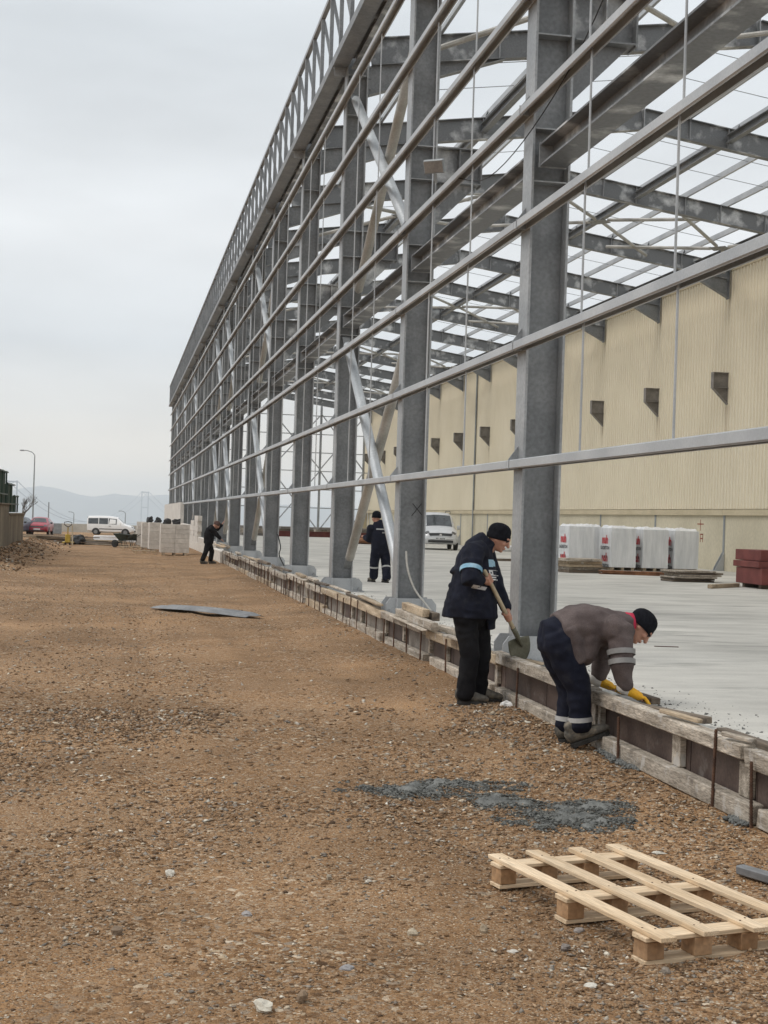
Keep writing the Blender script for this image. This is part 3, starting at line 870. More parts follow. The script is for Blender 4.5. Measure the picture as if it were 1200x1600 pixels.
sill_me = G().box(-.09, .2, -SP / 2 + .006, SP / 2 - .006, 2.302, 2.50).mesh('string_course')
post_me = G().box(-.02, .25, -.068, .068, .2, 2.298).mesh('wall_post')
foot_me = G().prism([(-.021, SLAB), (-.021, 1.05), (-.30, SLAB + .12), (-.34, SLAB)], 'y', -.10, -.08).prism([(-.021, SLAB), (-.021, 1.05), (-.30, SLAB + .12), (-.34, SLAB)], 'y', .08, .10).box(-.40, -.02, -.16, .16, SLAB, SLAB + .02).mesh('post_foot')
wc = G()
wc.box(-.60, .05, -.11, .11, 7.13, 7.15); wc.box(-.58, .05, -.11, .11, 6.62, 6.64); wc.box(-.58, .05, -.007, .007, 6.6405, 7.1295)
wc.box(-.60, -.5805, -.11, .11, 6.60, 7.1295); wc.prism([(.05, 6.6195), (-.56, 6.6195), (-.04, 6.08), (.05, 6.08)], 'y', -.008, .008); wc.obar((-.58, 0, 6.61), (-.03, 0, 6.07), .20, .014)
wc_me = wc.mesh('corbel')
for k in range(0, NF):
    T = Matrix.Translation((WX, fy(k), 0)); Th = Matrix.Translation((WX, fy(k) + SP / 2, 0))
    if fy(k) < YG + .1:
        obj('cladding_panel', clad_me, M['clad'], beige, T)
    obj('wall_post', post_me, M['lamp_grey'], beige, T)
    obj('post_foot', foot_me, M['galv_light'], beige, T)
    obj('corbel', wc_me, M['corbel_old'], beige, T)
    obj('string_course', sill_me, M['trim'], beige, Th if k < NF - 1 else T)
    if k < NF - 1: obj('concrete_panel', conc_me, M['base_conc'], beige, Th)
fl = G()
fl.box(-.06, .02, -SP / 2, SP / 2, 10.61, 10.70)
for k in range(NF): obj('flashing', bpy.data.meshes.get('wall_flashing') or fl.mesh('wall_flashing'), M['trim'], beige, Matrix.Translation((WX, fy(k), 0)))
obj('hall_core', G().box(WX + .35, 50, fy(0) - 3, YG + 3.1, -.1, 10.6), M['trim'], beige)
obj('end_corner', G().box(WX - .05, WX + .34, YG + 3.16, YG + 3.3, .2, 10.6), M['trim'], beige)
obj('rain_pipe', G().tube([(WX - .1, fy(8) + 3, .5), (WX - .1, fy(8) + 3, 10.5)], .05, 8), M['lamp_grey'], beige)
obj('rain_pipe', G().tube([(WX - .1, fy(10) + 3, .5), (WX - .1, fy(10) + 3, 10.5)], .05, 8), M['lamp_grey'], beige)
# red survey marks sprayed on the wall
mk = G()
y0 = 47.35
mk.box(-.006, -.002, y0 - .02, y0 + .02, 1.75, 2.15); mk.box(-.0055, -.0025, y0 - .28, y0 + .28, 1.97, 2.01)
for q in ((-.25, 1.35, -.21, 1.65), (-.25, 1.61, .0, 1.65), (-.04, 1.35, .0, 1.609), (.12, 1.32, .16, 1.66), (-.25, 1.46, -.041, 1.50)):
    mk.box(-.006, -.002, y0 + q[0], y0 + q[2], q[1], q[3])
obj('survey_mark', mk, M['mark_red'], beige, Matrix.Translation((WX, 0, 0)))
# ------------------------------------------------------------------ formwork along the slab edge
def stick(name, p0, p1, wd, h, mat, parent=None, b=.006, jit=.003, up=(0, 0, 1), **t):
    """a squared timber from p0 to p1 (axis ends)"""
    L_ = (Vector(p1) - Vector(p0)).length
    return obj(name, G().cbox(L_, wd, h, b, jit), mat, parent, frame_to(p0, p1, up), **t)

form = empty('timber_formwork', (3.75, 20, .05), 'long low formwork of weathered timber rails and dark panels along the slab edge', 'formwork')
y = 2.2
FX = 3.70
random.seed(11)
gl = lambda x, y_: float(gz(x, y_))
si = 0
while y < 50.5:
    L_ = random.uniform(2.6, 4.2) if si else 5.72
    y1 = min(y + L_, 51.3)
    dx = random.uniform(-.035, .015) if si else 0
    zt = .505 + (random.uniform(-.025, .03) if si else 0); zb = .055 + random.uniform(-.01, .015)
    hb = random.uniform(.10, .13); ht = random.uniform(.095, .115)
    mt = M['timber_grey'] if random.random() < .6 or si < 3 else M['timber']
    x0 = FX + dx
    stick('top_rail', (x0 + .05, y + .01, zt - ht / 2), (x0 + .05 + random.uniform(-.01, .01), y1 - random.choice((.01, .01, -.16, .22)), zt - ht / 2 + random.uniform(-.02, .02)), .10, ht, mt, form, .007, .006)
    ya = y + random.uniform(-.25, .2); yb = y1 + random.uniform(-.45, .05)
    stick('bottom_rail', (x0 + .045, ya + .012, zb + hb / 2), (x0 + .045, yb - .012, zb + hb / 2), .095, hb, M['timber_grey'] if random.random() < .6 or si < 3 else M['timber'], form, .007, .006)
    yp = y
    while yp < y1 - .05:
        w_ = min(random.choice((1.2, 1.0, 1.5)), y1 - yp)
        dark = y < 14 or random.random() < .25
        obj('form_panel', G().cbox(.02, w_ - .012, .40, .002), M['panel_brown'] if dark else M['panel_grey'], form, Matrix.Translation((FX + .108 + random.uniform(-.002, .002), yp + w_ / 2, .265)))
        if random.random() < .75:
            obj('stud', G().cbox(.045, random.choice((.06, .09, .14)), .205, .003), M['timber_grey'], form, Matrix.Translation((FX + .072, yp + random.uniform(.05, .2), .2875)))
        yp += w_
    # rebar stakes driven in front
    ys_ = y + random.uniform(.1, .5)
    while ys_ < y1:
        ln = random.uniform(.30, .50); lean = random.uniform(-.03, .03)
        bz = gl(FX - .03, ys_) - .06
        P = [(FX - .025 + random.uniform(-.01, .0), ys_, bz), (FX - .027, ys_ + lean, bz + ln + .08)]
        q = G().tube(P, .0095, 7)
        if ys_ < 15:
            for i in range(26):
                f_ = i / 26
                c_ = Vector(P[0]).lerp(Vector(P[1]), f_ + .01); q.tube([c_ - Vector((0, 0, .003)), c_ + Vector((0, 0, .003))], .0118, 7)
        obj('rebar_stake', q, M['rust'], form)
        ys_ += random.uniform(.95, 1.9) if y < 14 else random.uniform(.5, 1.0)
    y = y1
    si += 1

# loose timbers on and beside the formwork
stick('loose_timber', (3.80, 10.07, .463), (4.06, 9.25, .463), .075, .05, M['timber_dark'], label='short muddy board under the yellow gloves of the bending worker', cat='timber')
stick('loose_timber', (3.93, 8.75, .465), (3.98, 7.6, .465), .08, .05, M['timber_dark'], label='mortar-smeared board on the fresh curb nearest the right edge', cat='timber')
stick('loose_timber', (4.07, 11.2, .453), (4.11, 10.35, .453), .08, .05, M['timber_dark'], label='dark board lying on the slab behind the bending worker', cat='timber')
stick('loose_timber', (3.84, 13.5, .468), (4.02, 12.5, .468), .10, .03, M['timber'], label='thin reddish board beneath the shovel blade', cat='timber')
T_ = [((3.72, 18.6, .555), (3.735, 17.3, .555), .09, .10, 'timber_grey', 'pale timber laid on the top rail below the second column'),
      ((3.70, 17.75, .553), (3.66, 16.15, .553), .09, .095, 'timber_grey', 'thick pale timber jutting over the formwork, its end towards the camera'),
      ((3.76, 18.4, .655), (3.74, 17.0, .652), .09, .095, 'timber', 'tan timber on top of the small stack below the second column'),
      ((3.87, 18.3, .61), (3.86, 16.95, .61), .085, .10, 'timber_dark', 'dark-ended timber in the small stack, next to the slab'),
      ((3.90, 17.0, .485), (4.0, 15.7, .485), .10, .07, 'timber_grey', 'mortar-crusted timber between the stack and the shovelling worker'),
      ((4.03, 17.9, .432), (4.12, 16.9, .432), .06, .03, 'timber', 'thin tan lath lying on the slab beside the timber stack'),
      ((3.62, 15.4, .52), (3.70, 14.1, .522), .10, .028, 'timber_grey', 'thin grey board sticking out beside the shovelling worker')]
for a, b2, wd, h, mt, lb in T_:
    stick('loose_timber', a, b2, wd, h, M[mt], label=lb, cat='timber')
stick('loose_timber', (3.665, 18.75, .492), (3.60, 16.4, .487), .075, .024, M['timber_grey'], label='warped pale board along the formwork under the timber stack', cat='timber')
for i, (ya, yb, xo) in enumerate(((20.6, 24.5, 3.98), (26.9, 30.6, 3.97), (33.0, 36.9, 3.99), (39.4, 43.2, 3.97))):
    stick('edge_board', (xo - .04, ya, .468), (xo, yb, .468), .07, .04, M['timber_dark'], label='dark board lying along the curb between the %s and %s columns' % (('second', 'third'), ('third', 'fourth'), ('fourth', 'fifth'), ('fifth', 'sixth'))[i], cat='timber')
random.seed(23)
for i in range(16):
    y_ = 20.6 + 1.75 * i + random.uniform(-.4, .4); L_ = random.uniform(.9, 2.2); a = random.uniform(-.05, .05)
    x_ = random.choice((3.74, 3.78, 3.93)); z_ = .555 if x_ < 3.9 else .485; h_ = random.choice((.03, .045, .06))
    d = Vector((math.sin(a), math.cos(a), random.uniform(-.01, .012))) * L_ / 2
    stick('loose_timber', Vector((x_, y_, z_ + h_ / 2)) - d, Vector((x_, y_, z_ + h_ / 2)) + d, random.choice((.07, .10, .12)), h_, M[random.choice(('timber_grey', 'timber', 'timber_dark'))], label='rough board lying loose along the top of the formwork beyond the second column', cat='timber', group='loose boards along the formwork')
for i in range(2):
    y_ = 7.9 + .8 * i; L_ = random.uniform(.25, .6)
    if y_ > 9.0: continue
    stick('offcut', (3.76, y_, .535), (3.76 + random.uniform(-.1, .12), y_ + L_, .54), random.choice((.05, .08)), .03, M[random.choice(('timber_grey', 'timber'))], label='short offcut on the near top rail of the formwork, %s the right edge' % ('closest to', 'second from')[i], cat='offcut')
for i, (x, y_, a) in enumerate(((3.72, 52.6, .9), (3.78, 52.2, 1.0), (3.86, 51.9, 1.15), (3.66, 51.6, .75), (3.8, 51.3, .95))):
    d = Vector((-math.cos(a) * .25, math.sin(a), .02))
    stick('lath', Vector((x, y_, .56 + .03 * i)) - d * .9, Vector((x, y_, .60 + .03 * i)) + d * .9, .06, .022, M['pine' if i % 2 else 'timber'], label='thin wooden lath in the heap in front of the distant dark-clothed worker', cat='lath', group='laths in front of the far worker')

# ------------------------------------------------------------------ wooden pallet in the foreground
def make_pallet(name, o, ang, ns, L_, W_, label, group=None, mats=('pine', 'pine', 'pine_block'), cat='pallet'):
    """o: centre on the ground; slats run along local x"""
    R = Matrix.Translation(o) @ Matrix.Rotation(ang, 4, 'Z')
    e_ = empty(name, o, label, cat, group)
    def pc(nm, c, sx, sy, sz, mt, j=.0015):
        m_ = R @ Matrix.Translation(c)
        if sy > sx: m_ = m_ @ Matrix.Rotation(math.pi / 2, 4, 'Z'); sx, sy = sy, sx
        obj(nm, G().cbox(sx, sy, sz, .002, j), M[mt], e_, m_)
    xs_ = (-L_ / 2, 0, L_ / 2)
    ysl = [-W_ / 2 + .05 + (W_ - .10) * i / (ns - 1) for i in range(ns)]
    for x in xs_:
        pc('bottom_board', (x, 0, .0105), .10, W_, .019, mats[1])
        pc('cross_board', (x, 0, .1055), .10, W_, .019, mats[1])
        for yy_ in ysl:
            pc('block', (x + random.uniform(-.004, .004), yy_, .058), .10, .085, .074, mats[2])
    nail = bpy.data.meshes.get('nail') or G().tube([(0, 0, 0), (0, 0, .002)], .0045, 6).mesh('nail')
    if name == 'wooden_pallet':
        for x in xs_:
            for yy_ in ysl:
                for k_ in (-.022, .022):
                    obj('nail', nail, M['rust'], e_, R @ Matrix.Translation((x + random.uniform(-.02, .02), yy_ + k_, .1362)))
    for yy_ in ysl:
        pc('slat', (random.uniform(-.02, .02), yy_ + random.uniform(-.006, .006), .126), L_ + .24, .078, .020, mats[0], .0012)
    return e_
make_pallet('wooden_pallet', (2.39, 6.19, gl(2.39, 6.19) + .008), math.radians(-77.0), 4, 1.24, .80, 'pale new wooden pallet lying on the dirt in the foreground')
stick('grey_offcut', (3.12, 6.68, .085), (3.36, 6.05, .09), .06, .05, M['tin'], label='small grey steel offcut on the dirt at the right edge', cat='offcut')

# ------------------------------------------------------------------ spilt concrete and gravel
def chips(name, pts, sz, mat, cols=None, flat=.5, label=None, kind='stuff', cat=None):
    """many small angular stones as one mesh; pts n x 3, sz n"""
    n = len(pts)
    base = np.array([(1, 0, 0), (0, 1, 0), (-1, 0, 0), (0, -1, 0), (0, 0, 1), (0, 0, -1)], float)
    V = np.repeat(base[None], n, 0) * RNG.uniform(.55, 1.35, (n, 6, 1)) + RNG.uniform(-.35, .35, (n, 6, 3))
    V *= np.stack([RNG.uniform(.7, 1.5, n), RNG.uniform(.6, 1.0, n), RNG.uniform(.5, 1.1, n) * flat], 1)[:, None, :]
    a = RNG.uniform(0, 2 * math.pi, n); ca, sa = np.cos(a), np.sin(a)
    tl = RNG.uniform(-.5, .5, n); ct, st_ = np.cos(tl), np.sin(tl)
    X = V[..., 0] * ct[:, None] + V[..., 2] * st_[:, None]; Z = -V[..., 0] * st_[:, None] + V[..., 2] * ct[:, None]
    Y = V[..., 1]
    X2 = X * ca[:, None] - Y * sa[:, None]; Y2 = X * sa[:, None] + Y * ca[:, None]
    W_ = np.stack([X2, Y2, Z], -1) * np.asarray(sz)[:, None, None] + np.asarray(pts)[:, None, :]
    fb = np.array([(0, 1, 4), (1, 2, 4), (2, 3, 4), (3, 0, 4), (1, 0, 5), (2, 1, 5), (3, 2, 5), (0, 3, 5)])
    F = (fb[None] + (np.arange(n) * 6)[:, None, None]).reshape(-1, 3)
    me = bpy.data.meshes.new(name)
    me.vertices.add(n * 6); me.vertices.foreach_set('co', W_.reshape(-1).astype(np.float32))
    me.loops.add(len(F) * 3); me.loops.foreach_set('vertex_index', F.reshape(-1).astype(np.int32))
    me.polygons.add(len(F)); me.polygons.foreach_set('loop_start', np.arange(0, len(F) * 3, 3, dtype=np.int32))
    me.update(calc_edges=True)
    if cols is not None:
        at = me.color_attributes.new('tint', 'FLOAT_COLOR', 'POINT')
        cc = np.concatenate([np.repeat(cols, 6, 0), np.ones((n * 6, 1))], 1)
        at.data.foreach_set('color', cc.reshape(-1).astype(np.float32))
    return obj(name, me, mat, label=label, kind=kind, cat=cat)

def stone_material(name='crushed_stone'):
    m = pm(name, (1, 1, 1), (.75, .74, .72), 40, .9, 0, .3, 120, fine=.18)
    t, b = nodes_of(m)
    src = b.inputs['Base Color'].links[0].from_socket
    a = t.nodes.new('ShaderNodeVertexColor'); a.layer_name = 'tint'
    v = t.nodes.new('ShaderNodeVectorMath'); v.operation = 'MULTIPLY'
    t.links.new(src, v.inputs[0]); t.links.new(a.outputs[0], v.inputs[1]); t.links.new(v.outputs[0], b.inputs['Base Color'])
    return m
M['stone'] = stone_material()
PAL = np.array([(.225, .130, .064), (.30, .182, .096), (.365, .232, .130), (.43, .295, .182), (.142, .083, .044), (.31, .26, .21), (.40, .355, .30), (.53, .44, .325), (.74, .68, .57), (.20, .175, .15)])
PW = np.array([.17, .20, .17, .13, .09, .075, .06, .06, .02, .025])
def scatter(n, y0, y1, s0, s1, pw=2.2):
    """stones over the visible wedge of road"""
    y_ = y0 * (y1 / y0) ** RNG.random(n)
    lo = -.075 * y_ - .45; hi = np.minimum(.50 * y_ + .4, 3.66)
    x_ = lo + (hi - lo) * RNG.random(n)
    keep = RNG.random(n) < (.10 + .90 * rough_mask(x_, y_))
    keep &= ~((x_ < -4.2) & (y_ > 40))
    x_, y_ = x_[keep], y_[keep]
    s = s0 + (s1 - s0) * RNG.random(len(x_)) ** pw
    s = s * np.clip(y_ / 8, .8, 1.5)
    z_ = gz(x_, y_) + s * .12
    c_ = PAL[RNG.choice(len(PAL), len(x_), p=PW)] * RNG.uniform(.6, 1.15, (len(x_), 1))
    return np.stack([x_, y_, z_], 1), s, c_
p_, s_, c_ = scatter(150000, 4.4, 13, .0035, .021, 3.4)
chips('gravel', p_, s_, M['stone'], c_, label='loose brown crushed stone over the dirt road')
p_, s_, c_ = scatter(24000, 11, 52, .005, .017, 2.6)
chips('gravel', p_, s_, M['stone'], c_, label='distant scattered stones on the dirt road')
p_, s_, c_ = scatter(2600, 4.5, 40, .006, .022, 2.0)
c_ = np.array([(.62, .56, .46), (.52, .44, .33), (.42, .40, .37), (.70, .66, .58)])[RNG.integers(0, 4, len(p_))] * RNG.uniform(.75, 1.1, (len(p_), 1))
chips('pale_chippings', p_, s_ * .8, M['stone'], c_, flat=.45, label='pale stone chippings scattered over the dirt road')
# rubble below the old wall
n = 2600
y_ = 40 + 40 * RNG.random(n); x_ = -4.25 + np.abs(RNG.normal(0, .75, n))
s_ = .02 + .06 * RNG.random(n) ** 3
chips('rubble', np.stack([x_, y_, gz(x_, y_) + s_ * .3], 1), s_, M['stone'], PAL[RNG.choice(len(PAL), n, p=[.18, .18, .15, .12, .17, .05, .04, .05, .03, .03])] * .8, flat=.8, label='broken stones and earth below the old retaining wall')
# grey concrete spilt on the road: a low lumpy heap in two lobes
def spill_d(x, y):
    d1 = ((x - 2.12) / .55) ** 2 + ((y - 9.17 - .10 * (x - 2.1)) / .27) ** 2
    d2 = ((x - 2.78) / .46) ** 2 + ((y - 8.25 - .08 * (x - 2.7)) / .40) ** 2
    d3 = ((x - 2.45) / .24) ** 2 + ((y - 8.75) / .34) ** 2
    return np.maximum(np.maximum(1 - d1, 1 - d2), 1 - d3)
n = 150000
x_ = RNG.uniform(1.2, 3.6, n); y_ = RNG.uniform(7.2, 10.0, n)
nz = (vnoise(x_ * 6, y_ * 4.5, 21) - .5) * 1.0 + (vnoise(x_ * 17, y_ * 13, 22) - .5) * .8
d_ = spill_d(x_, y_) * .9 + nz
keep = (d_ > .0) & (RNG.random(n) < .34)
keep |= (spill_d(x_, y_) > -1.6) & (RNG.random(n) < .010 * np.clip(1.6 + spill_d(x_, y_), 0, 2))
x_, y_, d_ = x_[keep], y_[keep], d_[keep]
s_ = .003 + .015 * RNG.random(len(x_)) ** 3.0
z_ = gz(x_, y_) + .002 + np.clip(d_, 0, .8) * .022 * (.2 + 1.2 * vnoise(x_ * 9, y_ * 9, 30))
gcol = np.array([(.125, .127, .117)]) * RNG.uniform(.5, 1.5, (len(x_), 1))
st = .016
gx = np.arange(1.2, 3.6, st); gy = np.arange(7.2, 10.0, st)
X_, Y_ = np.meshgrid(gx, gy)
D_ = spill_d(X_, Y_) * .9 + (vnoise(X_ * 6, Y_ * 4.5, 21) - .5) * 1.0 + (vnoise(X_ * 17, Y_ * 13, 22) - .5) * .8
Z_ = gz(X_, Y_) - .008 + np.clip(D_ - .30, 0, .7) * .045 + (vnoise(X_ * 28, Y_ * 28, 31) - .4) * .022 * np.clip(D_, 0, 1) + (vnoise(X_ * 60, Y_ * 60, 32) - .5) * .012 * np.clip(D_ * 2, 0, 1)
ok_ = D_ > .36
nxx = len(gx); V = np.stack([X_, Y_, Z_], -1).reshape(-1, 3); F = []
for j in range(len(gy) - 1):
    for i in range(nxx - 1):
        if ok_[j, i] and ok_[j, i + 1] and ok_[j + 1, i] and ok_[j + 1, i + 1]: F.append((j * nxx + i, j * nxx + i + 1, (j + 1) * nxx + i + 1, (j + 1) * nxx + i))
used = sorted({k for f in F for k in f}); re_ = {k: i for i, k in enumerate(used)}
sp_me = G().add(V[used].tolist(), [tuple(re_[k] for k in f) for f in F]).mesh('spilt_concrete', True)
obj('spilt_concrete', sp_me, M['wet_concrete'], label='grey wet concrete spilt in a flat smear on the dirt road', kind='stuff')
chips('concrete_crumbs', np.stack([x_, y_, z_], 1), s_, M['stone'], gcol, flat=.55, label='grey crumbs round the concrete spilt on the dirt road')
n = 900
x_ = RNG.normal(3.25, .22, n); y_ = RNG.normal(11.9, .8, n); k_ = (x_ < 3.66); x_, y_ = x_[k_], y_[k_]
chips('concrete_crumbs', np.stack([x_, y_, gz(x_, y_) + .002], 1), .003 + .012 * RNG.random(len(x_)) ** 3, M['stone'], np.array([(.16, .165, .16)]) * RNG.uniform(.5, 1.4, (len(x_), 1)), flat=.5, label='grey crumbs between the two workers and the formwork')
# concrete run-out at the foot of the formwork
n = 2600
y_ = 7.4 + 4.2 * RNG.random(n) ** 1.0; x_ = 3.69 - np.abs(RNG.normal(0, .035, n))
k_ = vnoise(y_ * 1.4, y_ * 0, 40) > .47
x_, y_ = x_[k_], y_[k_]
s_ = .008 + .016 * RNG.random(len(x_)) ** 2
chips('spilt_concrete', np.stack([x_, y_, gz(x_, y_) + .01], 1), s_, M['stone'], np.array([(.15, .155, .15)]) * RNG.uniform(.7, 1.3, (len(x_), 1)), flat=.9, label='thin line of grey concrete run out below the formwork rail')
# mortar crumbs on the slab edge and curb
n = 1500
y_ = 7.5 + 24 * RNG.random(n) ** 1.6; x_ = 4.12 + np.abs(RNG.normal(0, .22, n))
s_ = .004 + .014 * RNG.random(n) ** 3
chips('mortar_crumbs', np.stack([x_, y_, np.full(n, SLAB + .003)], 1), s_, M['stone'], np.array([(.22, .22, .21)]) * RNG.uniform(.6, 1.3, (n, 1)), flat=.6, label='dark mortar crumbs along the edge of the slab')
# heaps of fresh concrete on the curb (by the shovel and by the gloves)
n = 1100
x_ = RNG.normal(3.98, .07, n); y_ = RNG.normal(12.4, .38, n)
h_ = np.exp(-((x_ - 3.98) / .09) ** 2 - ((y_ - 12.4) / .45) ** 2)
chips('fresh_concrete', np.stack([x_, y_, .445 + .05 * h_], 1), .010 + .018 * RNG.random(n) ** 2, M['stone'], np.array([(.15, .16, .155)]) * RNG.uniform(.7, 1.25, (n, 1)), flat=.8, label='dark fresh concrete heaped on the curb below the shovel')

# single stones that stand out
rocks = [(.31, 7.09, .055, .028, (.62, .58, .50), 'flat whitish stone alone on the gravel at the left'),
         (.57, 5.10, .070, .040, (.60, .56, .47), 'large pale stone at the bottom edge'),
         (.72, 5.18, .045, .045, (.24, .17, .11), 'brown angular stone next to the large pale stone'),
         (1.07, 6.88, .028, .030, (.34, .29, .22), 'small light brown stone in the middle of the gravel'),
         (1.62, 5.98, .038, .036, (.33, .26, .18), 'tan round stone left of the pallet'),
         (1.30, 5.97, .038, .030, (.45, .38, .28), 'cream stone on the gravel below the pallet level'),
         (1.67, 5.71, .034, .010, (.55, .52, .46), 'thin whitish flake of stone in front of the pallet'),
         (2.20, 5.35, .034, .030, (.27, .23, .19), 'grey-brown stone at the near corner of the pallet'),
         (2.95, 7.3, .07, .012, (.55, .52, .45), 'pale flat patch of stone behind the pallet'),
         (1.26, 6.83, .03, .012, (.52, .47, .40), 'pale flat pebble beside the small light brown stone'),
         (1.90, 5.72, .032, .028, (.22, .19, .17), 'dark stone under the pallet side'),
         (2.05, 5.98, .04, .02, (.3, .27, .25), 'grey stone under the near slat of the pallet'),
         (2.45, 5.75, .045, .04, (.26, .25, .25), 'crumpled grey stone between the pallet slats'),
         (.62, 6.35, .045, .02, (.33, .31, .30), 'grey slate piece on the left gravel'),
         (.95, 5.55, .05, .02, (.30, .29, .29), 'grey slate piece near the bottom centre'),
         (.05, 6.1, .045, .03, (.21, .15, .10), 'brown lump of stone at the left edge'),
         (1.85, 5.25, .05, .014, (.58, .55, .48), 'curved white stone flake at the bottom centre')]
for x, y, r, h, c_, lb in rocks:
    r *= .62; h *= .62
    q = G()
    V = []; nn = 10; mm = 6
    q.ball((0, 0, 0), (r, r * .75, h), nn, mm)
    sd_ = random.random() * 50
    vv = []
    for p in q.v:
        p = Vector(p); f_ = 1 + .55 * noise.noise(Vector((p.x / r * 1.1 + sd_, p.y / r * 1.1, p.z / h * 1.1)))
        vv.append(p * f_)
    q.v = [tuple(p) for p in vv]
    m_ = pm('stone_face', tuple(k * .8 for k in c_), c_, 25, .9, 0, .4, 90, fine=.15)
    obj('stone', q, m_, None, Matrix.Translation((x, y, gl(x, y) + h * .45)) @ Matrix.Rotation(random.uniform(0, 3), 4, 'Z'), label=lb, cat='stone')
# crumpled white paper at the foot of the formwork
def crumple(name, loc, r, mat, label, cat, seed=0, flat=.6, n=14, m=9, fold=.6):
    q = G().ball((0, 0, 0), (r, r * .7, r * flat), n, m)
    q.v = [tuple(Vector(p) * (1 + fold * noise.noise(Vector(p) / r * 1.9 + Vector((seed, seed * 2, 0))))) for p in q.v]
    return obj(name, q, mat, None, Matrix.Translation(loc), label=label, cat=cat)
crumple('crumpled_paper', (3.60, 12.75, .095), .065, M['paper'], 'crumpled white paper at the foot of the formwork by the shoes', 'litter', 3)

# grey tin sheet lying on the road
q = G(); V = []; F = []
prof = [(-.26, 0), (-.22, .012), (-.16, .045), (-.10, .05), (-.02, .03), (.05, .03), (.13, .055), (.19, .05), (.25, .012), (.29, 0)]
NL = 12
for i in range(NL + 1):
    u = i / NL; w_ = 1 if 0 < i < NL else .8
    for a, b2 in prof:
        V.append(((u - .5) * 2.55, a * w_, b2 * (1 if 0 < i < NL else .4) + .03 * math.sin(u * 3.1)))
n_ = len(prof)
for i in range(NL):
    for j in range(n_ - 1):
        F.append((i * n_ + j, (i + 1) * n_ + j, (i + 1) * n_ + j + 1, i * n_ + j + 1))
V += [(a, b2, c - .006) for a, b2, c in V]
o_ = (NL + 1) * n_
F += [tuple(reversed([k + o_ for k in f])) for f in F]
for i in range(NL):
    F.append((i * n_, o_ + i * n_, o_ + (i + 1) * n_, (i + 1) * n_)); F.append((i * n_ + n_ - 1, (i + 1) * n_ + n_ - 1, o_ + (i + 1) * n_ + n_ - 1, o_ + i * n_ + n_ - 1))
obj('tin_sheet', q.add(V, F), M['tin'], None, Matrix.Translation((1.57, 25.4, gl(1.57, 25.4) + .05)) @ Matrix.Rotation(math.radians(-52), 4, 'Z'), label='grey folded tin sheet lying on the dirt road', cat='metal sheet')

# ------------------------------------------------------------------ blocks: wall, stacks
bw = empty('block_wall', (3.85, 70, 0), 'half-built wall of pale aerated blocks under the far end of the steel hall', 'wall')
obj('plinth', G().box(3.66, 3.90, 51.5, 117, -.1, .445), M['aac'], bw)
blk = G().cbox(.20, .592, .243, .004).mesh('block')
def courses(y0, y1, n):
    for c in range(n):
        y_ = y0 + (.3 if c % 2 else 0)
        while y_ + .5 < y1:
            obj('block', blk, M['aac'], bw, Matrix.Translation((3.78 + random.uniform(-.003, .003), y_ + .3, .447 + .25 * c + .123)))
            y_ += .6
courses(57, 67, 1); courses(67.2, 70.2, 5); courses(70.4, 74, 4); courses(74, 86.6, 3)
fm = pm('far_block_courses', (.50, .48, .45), (.62, .60, .56), 1.6, .95, 0, .1, 9, fine=.08)
obj('upper_courses', G().box(3.68, 3.90, 86.8, 116.9, .447, 2.45), fm, bw)
def block_stack(o, ang, nx_, ny_, nz_, label, skip=0):
    e_ = empty('block_stack', o, label, 'block stack', 'pallets of aerated blocks by the road')
    R = Matrix.Translation(o) @ Matrix.Rotation(ang, 4, 'Z')
    bm_ = bpy.data.meshes.get('stack_block') or G().cbox(.592, .245, .195, .004).mesh('stack_block')
    for z in range(nz_):
        for i in range(nx_):
            for j in range(ny_):
                if 0 < j < ny_ - 1 and 0 < z < nz_ - 1 and 0 < i < nx_ - 1: continue
                if z == nz_ - 1 and i * ny_ + j < skip: continue
                obj('block', bm_, M['aac'], e_, R @ Matrix.Translation(((i - (nx_ - 1) / 2) * .6, (j - (ny_ - 1) / 2) * .25, .12 + .2 * z + .099)))
    for x in (-.45, 0, .45):
        obj('pallet_runner', G().cbox(.09, .25 * ny_, .115, .003), M['timber'], e_, R @ Matrix.Translation((x, 0, .058)))
    return e_
g0 = lambda x, y_: (x, y_, gl(x, y_) - .005)
block_stack(g0(2.36, 60.6), .02, 2, 4, 6, 'front stack of pale aerated blocks on a pallet nearest the far worker')
block_stack(g0(1.98, 65.3), .04, 2, 4, 6, 'second stack of aerated blocks, half hidden behind the front stack')
block_stack(g0(1.72, 69.2), .03, 2, 4, 6, 'third stack of aerated blocks counted from the front one')
block_stack(g0(1.55, 73.6), .02, 2, 4, 6, 'rearmost stack of aerated blocks beside the wheelbarrows', 2)
for i, (x, y_) in enumerate(((1.20, 69.4), (1.36, 69.5), (1.52, 69.7))):
    obj('leaning_slab', G().cbox(.06, .60, .62, .004), M['aac'], None, Matrix.Translation((x, y_, gl(x, y_) + .31)) @ Matrix.Rotation(.25, 4, 'Y'), label='pale block slab leaning against the block stacks', cat='slab', group='slabs leaning on the stacks')
for i, (x, y_, z, lb) in enumerate(((2.05, 60.4, 1.345, 'black work glove pile on the front block stack, left one'), (2.42, 60.5, 1.345, 'black work glove pile on the front block stack, right one'), (1.50, 68.9, 1.345, 'black bag on the third block stack'), (1.9, 69.1, 1.345, 'black cloth draped on the third block stack'))):
    crumple('black_bag', (x, y_, gl(x, y_) + z + .06), .17, M['plastic_black'], lb, 'bag', i * 3 + 1, .9, 12, 8, .7)
make_pallet('empty_pallet', g0(.62, 68.2), .1, 4, .8, .9, 'empty pallet lying by the wheelbarrows, the farther of two', 'empty pallets by the stacks', ('timber', 'pine', 'pine'))
make_pallet('empty_pallet', g0(1.15, 62.2), .1, 4, .8, 1.0, 'empty pallet lying in front of the block stacks, the nearer of two', 'empty pallets by the stacks', ('timber', 'pine', 'pine'))

